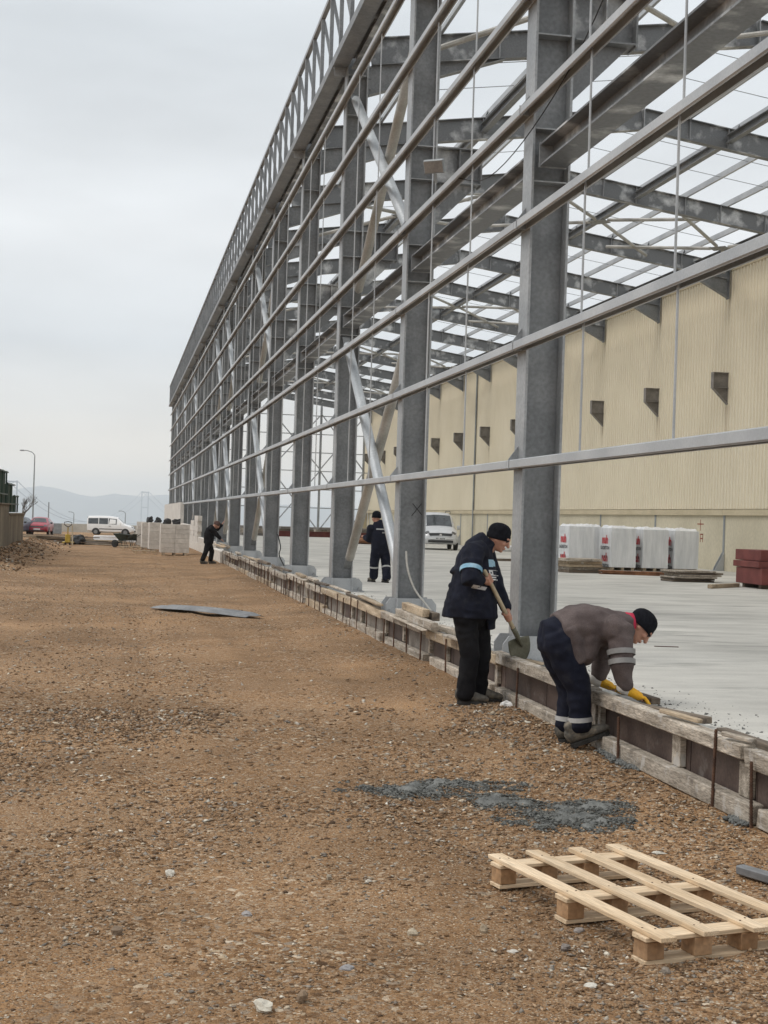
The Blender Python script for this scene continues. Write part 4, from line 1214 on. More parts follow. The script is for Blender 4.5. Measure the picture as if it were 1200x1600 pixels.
# wheelbarrows
def barrow(o, ang, label):
    e_ = empty('wheelbarrow', o, label, 'wheelbarrow', 'dark wheelbarrows')
    R = Matrix.Translation(o) @ Matrix.Rotation(ang, 4, 'Z')
    top = [(-.42, -.34, .66), (.48, -.30, .70), (.48, .30, .70), (-.42, .34, .66)]; bot = [(-.28, -.2, .40), (.18, -.18, .36), (.18, .18, .36), (-.28, .2, .40)]
    q = G().add(bot + top, [(0, 3, 2, 1), (0, 1, 5, 4), (1, 2, 6, 5), (2, 3, 7, 6), (3, 0, 4, 7)])
    ti = [(a * .96, b2 * .95, c - .002) for a, b2, c in top]; bi = [(a, b2, c + .015) for a, b2, c in bot]
    q.add(bi + ti + top, [(0, 1, 2, 3), (4, 5, 1, 0), (5, 6, 2, 1), (6, 7, 3, 2), (7, 4, 0, 3), (8, 9, 5, 4), (9, 10, 6, 5), (10, 11, 7, 6), (11, 8, 4, 7)])
    obj('tray', q, M['barrow_green'], e_, R)
    obj('wheel', G().tube([(.55, -.04, .19), (.55, .04, .19)], .19, 16), M['black_rubber'], e_, R)
    for s_ in (-1, 1):
        obj('handle', G().tube([(.60, .07 * s_, .19), (.2, .2 * s_, .345), (-.3, .24 * s_, .39), (-.62, .28 * s_, .60), (-.85, .30 * s_, .72)], .018, 7), M['barrow_green'], e_, R)
        obj('leg', G().tube([(-.20, .22 * s_, .38), (-.26, .22 * s_, .01), (-.1, .22 * s_, .01), (.05, .2 * s_, .355)], .016, 6), M['barrow_green'], e_, R)
barrow(g0(.32, 72.6), 2.5, 'dark green wheelbarrow turned end-on, left of two by the block stacks')
barrow(g0(.95, 73.4), .15, 'dark green wheelbarrow seen from the side, next to the block stacks')

# heap of old boards across the road
random.seed(5)
for i in range(22):
    lay = i // 6
    cx = -3.3 + random.uniform(-1.0, 1.3); cy = 77 + random.uniform(-.8, .8); a = random.uniform(-.14, .14); L_ = random.uniform(1.6, 3.4)
    d = Vector((math.cos(a), math.sin(a), random.uniform(-.02, .03))) * L_ / 2
    c = Vector((cx, cy, gl(cx, cy) + .05 + .10 * lay))
    stick('board', c - d, c + d, .16, .045, M[random.choice(('timber_dark', 'timber_dark', 'timber'))], label='old board in the heap in front of the red car', cat='board', group='old boards heaped before the cars')
for i in range(14):
    lay = i // 5
    cx = -.9 + random.uniform(-.7, .5); cy = 76 + random.uniform(-.9, 1.2); a = random.uniform(-.10, .10); L_ = random.uniform(2.0, 3.2)
    d = Vector((math.cos(a), math.sin(a), random.uniform(-.03, .02))) * L_ / 2
    c = Vector((cx, cy, gl(cx, cy) + .05 + .09 * lay))
    stick('board', c - d, c + d, .16, .045, M[random.choice(('timber_grey', 'timber_dark', 'timber'))], label='loose board lying flat in front of the white van', cat='board', group='loose boards before the white van')
q = G().box(-1.6, 1.6, -.5, .5, 0, .30); obj('foil_sheet_pile', G().cbox(3.0, 1.2, .34, .03, .03), M['wrap_dim'], None, Matrix.Translation((.2, 80.5, .25)), label='white foil-covered sheets on the ground in front of the white van', cat='sheet pile')
# yellow hand pallet truck and a shovel handle
pj = empty('hand_pallet_truck', g0(-2.45, 73.0), 'yellow hand pallet truck with upright looped handle before the boards', 'pallet truck')
R = Matrix.Translation(g0(-2.45, 73.0))
for s_ in (-1, 1):
    obj('fork', G().cbox(.16, 1.1, .06, .008), M['yellow'], pj, R @ Matrix.Translation((.2 * s_, .6, .12)))
    obj('wheel', G().tube([(.1 * s_ - .04, -.08, .09), (.1 * s_ + .04, -.08, .09)], .09, 12), M['black_rubber'], pj, R)
obj('pump', G().cbox(.26, .22, .42, .02), M['yellow'], pj, R @ Matrix.Translation((0, -.06, .33)))
obj('drawbar', G().tube([(0, -.12, .5), (0, -.24, .92)], .026, 8), M['yellow'], pj, R)
obj('handle', G().tube([(0, -.24, .90), (-.17, -.28, 1.02), (-.19, -.31, 1.14), (0, -.32, 1.18), (.19, -.31, 1.14), (.17, -.28, 1.02), (0, -.24, .90)], .02, 8), M['black_rubber'], pj, R)
obj('tool_handle', G().tube([(-2.2, 72.6, gl(-2.2, 72.6)), (-2.25, 72.9, 1.0)], .03, 8), M['handle'], None, label='pale wooden tool handle standing beside the yellow pallet truck', cat='tool')
crumple('tarpaulin', (-2.0, 75.2, .22), .36, M['plastic_black'], 'dark crumpled tarpaulin behind the yellow pallet truck', 'tarpaulin', 8, .7)

# ------------------------------------------------------------------ old wall with green fence (left)
ow = empty('retaining_wall', (-4.5, 58, 0), 'stained old concrete retaining wall stepping down at the left edge', 'wall')
for i, (y0, y1, zt) in enumerate(((44, 59.0, 1.90), (59.02, 68, 1.50))):
    yy_ = y0
    while yy_ < y1 - .1:
        ye = min(yy_ + 3.0, y1)
        obj('wall_panel', G().cbox(.35, ye - yy_ - .02, zt + .3, .012, .006, (0, 0, 0)), M['old_wall'], ow, Matrix.Translation((-4.5, (yy_ + ye) / 2, zt / 2 - .15)))
        yy_ = ye
    obj('coping', G().cbox(.45, y1 - y0, .06, .01), M['old_wall'], ow, Matrix.Translation((-4.5, (y0 + y1) / 2, zt + .032)))
gf = empty('green_fence', (-4.5, 58, 1.9), 'dark green sheet-metal fence stepping down on the old wall', 'fence')
for i, (y0, y1, z0, zt) in enumerate(((44, 58.6, 1.965, 3.22), (58.65, 62.6, 1.60, 2.78), (62.65, 65, 1.60, 2.32))):
    yy_ = y0
    while yy_ < y1 - .1:
        ye = min(yy_ + 2.0, y1)
        V = []; nn = int((ye - yy_) / .1)
        for j in range(nn + 1):
            V.append((-4.5 + (.02 if j % 2 else -.02), yy_ + .01 + (ye - yy_ - .02) * j / nn))
        q = G(); q.add([(a, b2, z0) for a, b2 in V] + [(a, b2, zt - .04) for a, b2 in V] + [(a + .004, b2, z0) for a, b2 in V] + [(a + .004, b2, zt - .04) for a, b2 in V],
                       [(j, j + 1, nn + 2 + j, nn + 1 + j) for j in range(nn)] + [(2 * nn + 3 + j, 2 * nn + 2 + j, 3 * nn + 3 + j, 3 * nn + 4 + j) for j in range(nn)])
        obj('fence_sheet', q, M['green'], gf)
        obj('fence_post', G().box(-4.43, -4.37, yy_ + .02, yy_ + .08, z0, zt + .02), M['green'], gf)
        yy_ = ye
    for z in (zt - .025, z0 + .35):
        obj('fence_rail', G().box(-4.47, -4.36, y0, y1, z - .025, z + .025), M['green'], gf)

# ------------------------------------------------------------------ vehicles
def loft(stations, mat):
    """stations: (x, zb, zm, zbelt, ztop, wb, wm, wbelt, wtop); returns G and the grid of points"""
    P = []
    for (x, zb, zm, zl, zt, wb, wm, wl, wt) in stations:
        half = [(0, zb), (wb, zb), (wm, zb + .10), (wm, zm), (wl, zl), (wt + (wl - wt) * .12, zt - (zt - zl) * .22 if zt - zl > .12 else zt - (zt - zl) * .4), (wt * .86, zt - .025 if zt - zl > .12 else zt - .01), (wt * .45, zt), (0, zt + .01)]
        row = [Vector((x, -a, b2)) for a, b2 in half] + [Vector((x, a, b2)) for a, b2 in reversed(half[1:-1])]
        P.append(row)
    n_ = len(P[0]); q = G(); V = [p for r in P for p in r]; F = []
    for i in range(len(P) - 1):
        for j in range(n_):
            F.append((i * n_ + j, i * n_ + (j + 1) % n_, (i + 1) * n_ + (j + 1) % n_, (i + 1) * n_ + j))
    F.append(tuple(range(n_))[::-1]); F.append(tuple((len(P) - 1) * n_ + j for j in range(n_)))
    q.add(V, [tuple(reversed(f)) for f in F])
    return q, P
def patch(P, i0, i1, j0, j1, m=.06, off=.006, mirror=False):
    """panel lying on the loft between stations i0..i1 and section points j0..j1"""
    n_ = len(P[0]); A = []
    rows_ = list(range(i0, i1 + 1)); cols_ = list(range(j0, j1 + 1))
    pts = [[P[i][j % n_].copy() for j in cols_] for i in rows_]
    c = sum((p for r in pts for p in r), Vector()) / (len(rows_) * len(cols_))
    body_c = sum((p for r in P for p in r), Vector()) / (len(P) * n_)
    q = G(); V = []
    R_, K_ = len(rows_), len(cols_)
    e1 = pts[-1][K_ // 2] - pts[0][K_ // 2]; e2 = pts[R_ // 2][-1] - pts[R_ // 2][0]
    nrm = e1.cross(e2).normalized()
    if nrm.dot(c - body_c) < 0: nrm = -nrm
    for r in range(R_):
        for k in range(K_):
            p = pts[r][k]
            d = Vector()
            if r == 0: d += e1.normalized() * m
            if r == R_ - 1: d -= e1.normalized() * m
            if k == 0: d += e2.normalized() * m
            if k == K_ - 1: d -= e2.normalized() * m
            V.append(p + d + nrm * off)
    F = [(r * K_ + k, r * K_ + k + 1, (r + 1) * K_ + k + 1, (r + 1) * K_ + k) for r in range(R_ - 1) for k in range(K_ - 1)]
    return q.add(V, F)
def vehicle(name, o, ang, st, paint, label, glass, wheels, wr, front, cat='van', extra=None):
    e_ = empty(name, o, label, cat)
    R = Matrix.Translation(o) @ Matrix.Rotation(ang, 4, 'Z')
    q, P = loft(st, paint)
    body = obj('body', q.mesh('body', True), M[paint], e_, R)
    md = body.modifiers.new('bevel', 'EDGE_SPLIT'); md.split_angle = math.radians(40)
    for nm, a in glass:
        obj(nm, patch(P, *a), M['lamp_glass' if nm == 'headlamp' else 'plastic_black' if nm == 'grille' else 'glass'], e_, R)
    for x in wheels:
        for s_ in (-1, 1):
            wm_ = max(s2[6] for s2 in st); wy = wm_ - .078
            ty = obj('wheel', G().tube([(x, s_ * wy - .095, wr), (x, s_ * wy - .085, wr), (x, s_ * wy + .085, wr), (x, s_ * wy + .095, wr)], [wr * .9, wr, wr, wr * .9], 22), M['black_rubber'], e_, R)
            obj('rim', G().tube([(x, s_ * (wy + .0955), wr), (x, s_ * (wy + .106), wr)], [wr * .62, wr * .52], 16), M['tin'], ty, R)
            hd = [(x + math.cos(t_) * (wr + .06), wr + math.sin(t_) * (wr + .06)) for t_ in np.linspace(-.12, math.pi + .12, 17)]
            obj('wheel_arch', G().prism(hd, 'y', min(s_ * (wm_ - .03), s_ * (wm_ + .004)), max(s_ * (wm_ - .03), s_ * (wm_ + .004))), M['plastic_black'], e_, R)
    for nm, geo, mt in front:
        obj(nm, geo, M[mt], e_, R)
    return e_, R, P
# a small van: x forward, nose at +2.15
VAN = [(-2.18, .42, .75, .98, 1.70, .60, .78, .80, .66), (-2.12, .34, .75, 1.02, 1.78, .72, .88, .86, .70), (-1.1, .28, .72, 1.03, 1.83, .78, .90, .88, .72), (-.2, .26, .70, 1.02, 1.83, .78, .90, .88, .72),
       (.62, .26, .68, 1.0, 1.74, .78, .90, .88, .68), (1.30, .27, .66, .98, 1.12, .78, .90, .86, .70), (1.40, .27, .66, .97, 1.06, .78, .90, .85, .70), (1.95, .28, .62, .82, .93, .76, .87, .80, .66), (2.14, .32, .58, .72, .82, .66, .78, .72, .58), (2.22, .36, .54, .62, .68, .55, .68, .64, .5)]
def van_parts(roof_rack=False):
    fr = [('air_intake', G().box(2.16, 2.262, -.60, .60, .36, .47), 'plastic_black'),
           ('bumper', G().tube([(1.98, -.84, .54), (2.17, -.66, .54), (2.235, -.3, .54), (2.235, .3, .54), (2.17, .66, .54), (1.98, .84, .54)], [(.05, .05)] * 6, 8), 'silver_paint'),
           ('badge', G().tube([(2.19, 0, .735), (2.235, 0, .735)], .06, 16), 'chrome'), ('number_plate', G().box(2.275, 2.29, -.26, .26, .50, .61), 'plate_white')]
    for s_ in (-1, 1):
        fr.append(('mirror', G().cbox(.10, .16, .20, .03, 0, (.95, s_ * 1.0, 1.10)), 'silver_paint'))
        fr.append(('side_moulding', G().box(-1.05, 1.15, min(s_ * .901, s_ * .915), max(s_ * .901, s_ * .915), .56, .63), 'plastic_black'))
        fr.append(('door_handle', G().box(-.15, .05, min(s_ * .901, s_ * .92), max(s_ * .901, s_ * .92), .86, .90), 'plastic_black'))
    if roof_rack:
        for s_ in (-1, 1):
            fr.append(('roof_rail', G().tube([(-1.8, s_ * .62, 1.83), (-1.7, s_ * .62, 1.90), (.3, s_ * .62, 1.90), (.5, s_ * .62, 1.80)], .02, 6), 'plastic_black'))
    return fr
GL = [('windscreen', (4, 5, 5, 11, .07)), ('side_window', (3, 4, 4, 5, .035)), ('side_window', (1, 2, 4, 5, .035)), ('side_window', (2, 3, 4, 5, .03)), ('side_window', (3, 4, 11, 12, .035)), ('side_window', (1, 2, 11, 12, .035)), ('side_window', (2, 3, 11, 12, .03)), ('rear_window', (0, 1, 5, 11, .01)), ('headlamp', (7, 8, 4, 6, .015, .014)), ('headlamp', (7, 8, 10, 12, .015, .014)), ('grille', (8, 9, 5, 11, .01, .016))]
SILV = van_parts(True)
cad, R, P = vehicle('parked_van', (15.55, 68.9, SLAB), math.radians(-97), VAN, 'silver_paint', 'silver-white small van parked on the slab before the beige wall', GL, (-1.35, 1.42), .31, SILV)
# plate characters are too blurred to read: dark strokes of the same rhythm
q = G()
for i in range(7):
    if i not in (2,): q.box(2.2905, 2.293, -.22 + .062 * i, -.185 + .062 * i, .52, .59)
obj('plate_strokes', q, M['print_dark'], cad, R)
WH = [(a, b2, 'white_paint' if c == 'silver_paint' else c) for a, b2, c in van_parts()]
vehicle('parked_van', (-.62, 138.0, gl(-.62, 138) - .02), math.radians(-6), VAN, 'white_paint', 'white small van side-on at the end of the dirt road', GL, (-1.35, 1.42), .31, WH)
CAR = [(-2.1, .40, .70, .92, 1.0, .6, .74, .74, .56), (-2.0, .32, .72, .98, 1.12, .7, .86, .84, .64), (-1.3, .26, .70, .98, 1.40, .76, .88, .86, .60), (-.2, .24, .68, .98, 1.46, .76, .88, .86, .60), (.45, .24, .66, .96, 1.40, .76, .88, .85, .58), (1.15, .25, .66, .94, 1.02, .76, .88, .84, .68), (1.9, .28, .62, .80, .88, .74, .86, .80, .64), (2.1, .32, .56, .68, .76, .66, .78, .72, .56), (2.17, .36, .52, .60, .64, .55, .68, .64, .5)]
CG = [('windscreen', (4, 5, 5, 11, .06)), ('side_window', (3, 4, 4, 5, .05)), ('side_window', (2, 3, 4, 5, .05)), ('side_window', (3, 4, 11, 12, .05)), ('side_window', (2, 3, 11, 12, .05)), ('rear_window', (1, 2, 5, 11, .05)), ('headlamp', (6, 7, 4, 6, .015, .014)), ('headlamp', (6, 7, 10, 12, .015, .014)), ('grille', (7, 8, 5, 11, .01, .016))]
def car_front(p):
    fr = [('number_plate', G().box(2.18, 2.20, -.26, .26, .44, .55), 'plate_white'), ('badge', G().tube([(2.13, 0, .66), (2.15, 0, .66)], .055, 14), 'chrome'), ('air_intake', G().box(2.12, 2.19, -.6, .6, .34, .42), 'plastic_black')]
    for s_ in (-1, 1): fr.append(('mirror', G().cbox(.10, .18, .14, .03, 0, (.75, s_ * .98, 1.0)), 'plastic_black'))
    return fr
vehicle('parked_car', (-6.25, 119.5, gl(-6.25, 119.5) - .02), math.radians(-94), CAR, 'red_paint', 'dark red car facing the camera behind the heap of boards', CG, (-1.3, 1.35), .31, car_front('red_paint'), cat='car')
vehicle('parked_car', (-8.0, 117.0, gl(-8, 117) - .02), math.radians(-104), CAR, 'blue_paint', 'dark blue-grey car half hidden behind the old wall beside the red car', CG, (-1.3, 1.35), .31, car_front('blue_paint'), cat='car')
obj('grey_bin', G().cbox(1.0, .8, .95, .04), M['lamp_grey'], None, Matrix.Translation((-5.35, 128, .10)), label='grey box behind the red car', cat='box')

# ------------------------------------------------------------------ beyond the road
bar = empty('concrete_barrier', (0, 152, -.5), 'low pale concrete barrier wall behind the white van', 'barrier')
x = -30.0
while x < 40:
    obj('barrier_panel', bpy.data.meshes.get('barrier_panel') or G().cbox(3.98, .25, 1.2, .02).mesh('barrier_panel'), M['barrier'], bar, Matrix.Translation((x + 2, 152, -.25 if x < 4 else .05)))
    x += 4
def street_lamp(o, h, arm, label, r=.075):
    e_ = empty('street_lamp', o, label, 'street lamp')
    R = Matrix.Translation(o)
    obj('pole', G().tube([(0, 0, 0), (0, 0, h * .5), (0, 0, h)], [r * 1.3, r, r * .75], 10), M['lamp_grey'], e_, R)
    obj('arm', G().tube([(0, 0, h - .02), (arm * .10, 0, h + abs(arm) * .16), (arm * .30, 0, h + abs(arm) * .30), (arm * .6, 0, h + abs(arm) * .38), (arm * .8, 0, h + abs(arm) * .39)], r * .6, 8), M['lamp_grey'], e_, R)
    obj('lamp_head', G().ball((arm * 1.0, 0, h + abs(arm) * .385), (abs(arm) * .22, .16, .08), 12, 8), M['lamp_grey'], e_, R)
street_lamp((-9.2, 160, -.8), 8.4, -1.35, 'tall grey street lamp with arm bent left behind the red car')
street_lamp((-9.0, 300, -6.5), 7.5, -.95, 'small far street lamp left of the white van', .10)
street_lamp((1.45, 300, -6.5), 7.9, -1.2, 'small far street lamp right of the white van', .10)
obj('signal_post', G().tube([(-8.0, 170, -1), (-8.0, 170, 2.6)], .07, 8), M['lamp_grey'], None, label='thin grey post right of the red car', cat='post')

def bare_tree(o, h, label, seed, spread=.55):
    rnd = random.Random(seed)
    e_ = empty('bare_tree', o, label, 'tree')
    tr = G(); cw = G()
    def grow(p, d, L_, r, lev, gg):
        q = p + d * L_
        mid = p.lerp(q, .5) + Vector((rnd.uniform(-1, 1), rnd.uniform(-1, 1), 0)) * L_ * .06
        gg.tube([p, mid, q], [r, r * .85, r * .65], 5 if lev < 3 else 4)
        if lev >= 5 or r < .004: return
        for _ in range(rnd.choice((2, 3, 3))):
            a = Vector((rnd.uniform(-1, 1), rnd.uniform(-1, 1), rnd.uniform(-.1, .6)))
            nd = (d + a * spread).normalized()
            grow(p.lerp(q, rnd.uniform(.6, 1)), nd, L_ * rnd.uniform(.6, .8), r * .62, lev + 1, cw)
    grow(Vector(), Vector((.03, .02, 1)), h * .3, h * .022, 0, tr)
    obj('trunk', tr, M['bark'], e_, Matrix.Translation(o)); obj('crown', cw, M['bark'], e_, Matrix.Translation(o))
bare_tree((-7.05, 108, -.2), 4.0, 'bare leafless tree behind the old wall at the left', 3)
bare_tree((22.9, 125, 0), 3.0, 'bare leafless tree seen past the far corner of the beige hall', 9)
bare_tree((24.2, 128, 0), 2.8, 'smaller bare tree right behind the far corner of the beige hall', 12)

# suspension bridge far off
br = empty('suspension_bridge', (-150, 6800, -131), 'pale suspension bridge with two tall towers far across the bay', 'bridge')
def tower(x, y, wd, top):
    t_ = obj('tower', G().hexa([(x - wd / 2 - 4, y - 5, -131), (x - wd / 2 + 4, y - 5, -131), (x - wd / 2 + 4, y + 5, -131), (x - wd / 2 - 4, y + 5, -131), (x - wd / 2 - 2, y - 4, top), (x - wd / 2 + 3, y - 4, top), (x - wd / 2 + 3, y + 4, top), (x - wd / 2 - 2, y + 4, top)])
        .hexa([(x + wd / 2 - 4, y - 5, -131), (x + wd / 2 + 4, y - 5, -131), (x + wd / 2 + 4, y + 5, -131), (x + wd / 2 - 4, y + 5, -131), (x + wd / 2 - 3, y - 4, top), (x + wd / 2 + 2, y - 4, top), (x + wd / 2 + 2, y + 4, top), (x + wd / 2 - 3, y + 4, top)]), M['bridge'], br)
    for z in (top - 7, top - 92):
        obj('cross_beam', G().box(x - wd / 2 + 3.5, x + wd / 2 - 3.5, y - 3, y + 3, z, z + 6), M['bridge'], t_)
tower(143, 8000, 36, 117); tower(-407, 5660, 38, 108)
A0, A1 = Vector((-407, 5660, 108)), Vector((143, 8000, 117))
for s_ in (-18, 18):
    pts = []
    for i in range(41):
        u = i / 40; p = A0.lerp(A1, u); p.x += s_; p.z -= (1 - (2 * u - 1) ** 2) * 165; pts.append(p)
    obj('main_cable', G().tube(pts, 1.6, 5), M['bridge'], br)
    d = (A1 - A0) / 40
    obj('side_cable', G().tube([A1 + Vector((s_, 0, 0)), A1 + Vector((s_ + 190, 700, -155))], 1.6, 5), M['bridge'], br)
    obj('side_cable', G().tube([A0 + Vector((s_, 0, 0)), A0 + Vector((s_ - 190, -700, -150))], 1.6, 5), M['bridge'], br)
obj('deck', G().obar((-700, 4420, -62), (500, 9500, -62), 32, 5), M['bridge'], br)

# ------------------------------------------------------------------ goods on the slab
def text_mesh(body, size, name='lettering', bold=.0):
    cu = bpy.data.curves.new(name, 'FONT'); cu.body = body; cu.size = size; cu.offset = bold; cu.resolution_u = 2
    cu.align_x = 'CENTER'; cu.align_y = 'CENTER'
    o = bpy.data.objects.new(name, cu); C.objects.link(o)
    me = bpy.data.meshes.new_from_object(o.evaluated_get(bpy.context.evaluated_depsgraph_get()))
    bpy.data.objects.remove(o); me.name = name
    return me
T1 = text_mesh('nuh', .36, bold=.016); T2 = text_mesh('GAZBETON', .145, bold=.004)
T1.materials.clear(); T2.materials.clear()
random.seed(3)
def wrapped(o, ang, sx, sy, h, label, faces):
    e_ = empty('wrapped_block_pallet', o, label, 'wrapped pallet', 'white wrapped block pallets by the beige wall')
    R = Matrix.Translation(o) @ Matrix.Rotation(ang, 4, 'Z')
    q = G()
    nseg = 10
    V = []; ring = []
    per = []
    for (ax, ay), (bx, by) in (((-1, -1), (1, -1)), ((1, -1), (1, 1)), ((1, 1), (-1, 1)), ((-1, 1), (-1, -1))):
        for i in range(8):
            u = i / 8; per.append(((ax + (bx - ax) * u) * sx / 2, (ay + (by - ay) * u) * sy / 2))
    nz_ = 9; sdx = random.random() * 40
    for k in range(nz_ + 1):
        z = .10 + (h - .10) * k / nz_
        for (a, b2) in per:
            r_ = 1 + .012 * noise.noise((a * 3 + sdx, b2 * 3, z * 1.3)) - (.015 if k == nz_ else 0)
            V.append((a * r_, b2 * r_, z))
    n_ = len(per); F = []
    for k in range(nz_):
        for j in range(n_):
            F.append((k * n_ + j, k * n_ + (j + 1) % n_, (k + 1) * n_ + (j + 1) % n_, (k + 1) * n_ + j))
    F.append(tuple(nz_ * n_ + j for j in range(n_)))
    obj('wrap', q.add(V, F), M['wrap'], e_, R)
    # gathered foil on top
    q2 = G(); V = []
    for i in range(13):
        for j in range(13):
            a = (i / 12 - .5) * sx * .98; b2 = (j / 12 - .5) * sy * .98
            V.append((a, b2, h - .005 + (.05 + .09 * abs(noise.noise((a * 4 + sdx, b2 * 4, 3)))) * (0 if i in (0, 12) or j in (0, 12) else 1)))
    obj('foil_top', q2.add(V, [(i * 13 + j, (i + 1) * 13 + j, (i + 1) * 13 + j + 1, i * 13 + j + 1) for i in range(12) for j in range(12)]), M['wrap_dim'], e_, R)
    for x_ in (-.4, 0, .4):
        obj('pallet_runner', G().cbox(.10, sy * .96, .098, .003), M['timber'], e_, R @ Matrix.Translation((x_ * sx, 0, .05)))
    for f_, zz in faces:
        # text stands on the local -x face ('x') or -y face ('y')
        B = (Matrix.Translation((-sx / 2 * 1.015 - .004, 0, zz)) @ Matrix.Rotation(-math.pi / 2, 4, 'Z')) if f_ == 'x' else Matrix.Translation((0, -sy / 2 * 1.015 - .004, zz))
        S_ = R @ B @ Matrix.Rotation(math.pi / 2, 4, 'X')
        obj('lettering', T1, M['print_red'], e_, S_ @ Matrix.Translation((0, .12, 0)))
        obj('lettering', T2, M['print_dark'], e_, S_ @ Matrix.Translation((0, -.14, 0)))
        for i in (-1, 0, 1):
            obj('print_mark', bpy.data.meshes.get('print_mark') or G().box(-.03, .03, -.04, .04, 0, .002).mesh('print_mark'), M['print_dark'] if i else M['refl'], e_, S_ @ Matrix.Translation((.2 * i, -.42, 0)))
xf = [('x', .84), ('x', .27)]
wrapped((14.42, 43.55, SLAB), .02, .83, 1.05, 1.36, 'white wrapped block pallet nearest the first column, red print on its side', xf)
wrapped((15.82, 43.55, SLAB), .02, .84, 1.05, 1.34, 'white wrapped block pallet whose red print shows best, second in the row', xf)
wrapped((16.92, 43.6, SLAB), .02, .86, 1.05, 1.33, 'third white wrapped block pallet of the row, print half in shadow', xf)
wrapped((17.97, 43.6, SLAB), .02, .82, 1.05, 1.32, 'last white wrapped block pallet at the right end of the row', xf)
wrapped((15.35, 45.6, SLAB), .02, .9, 1.2, 1.36, 'white wrapped block pallet hidden behind the first two of the row', [])

def plank_pile(o, ang, n_, W_, L_, label, seed, mats=('timber_dark', 'timber_dark', 'timber_grey'), dz=.05, group=None):
    rnd = random.Random(seed)
    e_ = empty('board_stack', o, label, 'board stack', group)
    for i in range(n_):
        R = Matrix.Translation(o) @ Matrix.Rotation(ang + rnd.uniform(-.06, .06), 4, 'Z') @ Matrix.Translation((rnd.uniform(-.1, .1), rnd.uniform(-.06, .06), dz * (i + .5) + .002))
        obj('board', G().cbox(L_ * rnd.uniform(.85, 1.05), W_ * rnd.uniform(.8, 1), dz - .006, .004, .004), M[rnd.choice(mats)], e_, R)
plank_pile((14.85, 35.3, SLAB), .10, 6, .9, 1.35, 'stack of dark old boards on the slab before the wrapped pallets', 4)
plank_pile((13.35, 40.1, SLAB), .2, 5, .8, 1.2, 'small heap of broken pallets beside the first column', 6, ('timber', 'timber_grey', 'timber_dark'), .085)
plank_pile((14.9, 39.3, SLAB), -.25, 3, .5, 2.4, 'rusty brown sheets lying before the wrapped pallets', 8, ('rust_sheet',), .035)
plank_pile((16.3, 39.9, SLAB), .06, 2, .5, 1.9, 'flat dark boards between the rusty sheets and the wrapped pallets', 9, ('timber_dark',), .05)
plank_pile((14.35, 32.0, SLAB), .75, 1, .12, 1.9, 'single brown timber on the slab pointing at the red steel', 10, ('timber',), .10)
plank_pile((14.2, 50.4, SLAB), .2, 1, .3, 1.2, 'short dark timber on the slab behind the shovelling worker', 13, ('timber_dark',), .09)
rsx = empty('red_steel_stack', (16.3, 32.6, SLAB), 'dark red primed steel plates stacked at the right edge', 'steel stack')
for i, (x0, z0, z1) in enumerate(((15.06, .10, .50), (15.02, .505, .66), (15.12, .665, .93))):
    obj('plate_bundle', G().cbox(3.0, 1.5, z1 - z0 - .004, .01), M['red_steel'], rsx, Matrix.Translation((x0 + 1.55, 32.3 + .1 * i, SLAB + (z0 + z1) / 2)) @ Matrix.Rotation(-.02, 4, 'Z'))
for y_ in (31.9, 32.8): obj('bearer', G().cbox(2.8, .12, .095, .004), M['timber_dark'], rsx, Matrix.Translation((16.6, y_, SLAB + .048)))
obj('rubble_bag', G().cbox(1.0, .6, .30, .08, .03), M['wrap_dim'], None, Matrix.Translation((19.3, 68.2, SLAB + .15)), label='whitish low bundle at the wall beside the parked van', cat='bundle')
# thin things left on the slab
obj('steel_strip', G().box(-.14, .14, -.012, .012, 0, .008), M['rust'], None, Matrix.Translation((6.3, 15.6, SLAB + .001)) @ Matrix.Rotation(-.2, 4, 'Z'), label='short dark strip of steel on the slab behind the bending worker', cat='steel strip')
for i, (x, y_) in enumerate(((11.4, 97), (14.2, 98.5), (17.2, 100))):
    rb = obj('red_beam_bundle', G().isec((x - 1.55, y_, SLAB + .20), (x + 1.45, y_ + 1.2, SLAB + .20), .38, .30, .03, .02), M['red_steel'], None, label='dark red steel beam at the far end of the hall, %s of three' % ('leftmost', 'middle', 'rightmost')[i], cat='steel beam', group='red beams at the far end')
for i, (x, y_) in enumerate(((9.6, 99), (12.4, 101), (15.6, 103), (18.4, 104.5))):
    plank_pile((x, y_, SLAB), .25, 4, 1.2, 2.7, 'dark stack of sheets at the hall far end, %s from the left' % ('first', 'second', 'third', 'fourth')[i], 30 + i, ('timber_dark', 'corbel_old', 'timber_grey'), .17, 'material stacks at the far end')
crumple('cardboard', (13.4, 77.3, SLAB + .14), .62, M['rust_sheet'], 'brown heap of cardboard on the slab in front of the yard worker', 'heap', 5, .30)

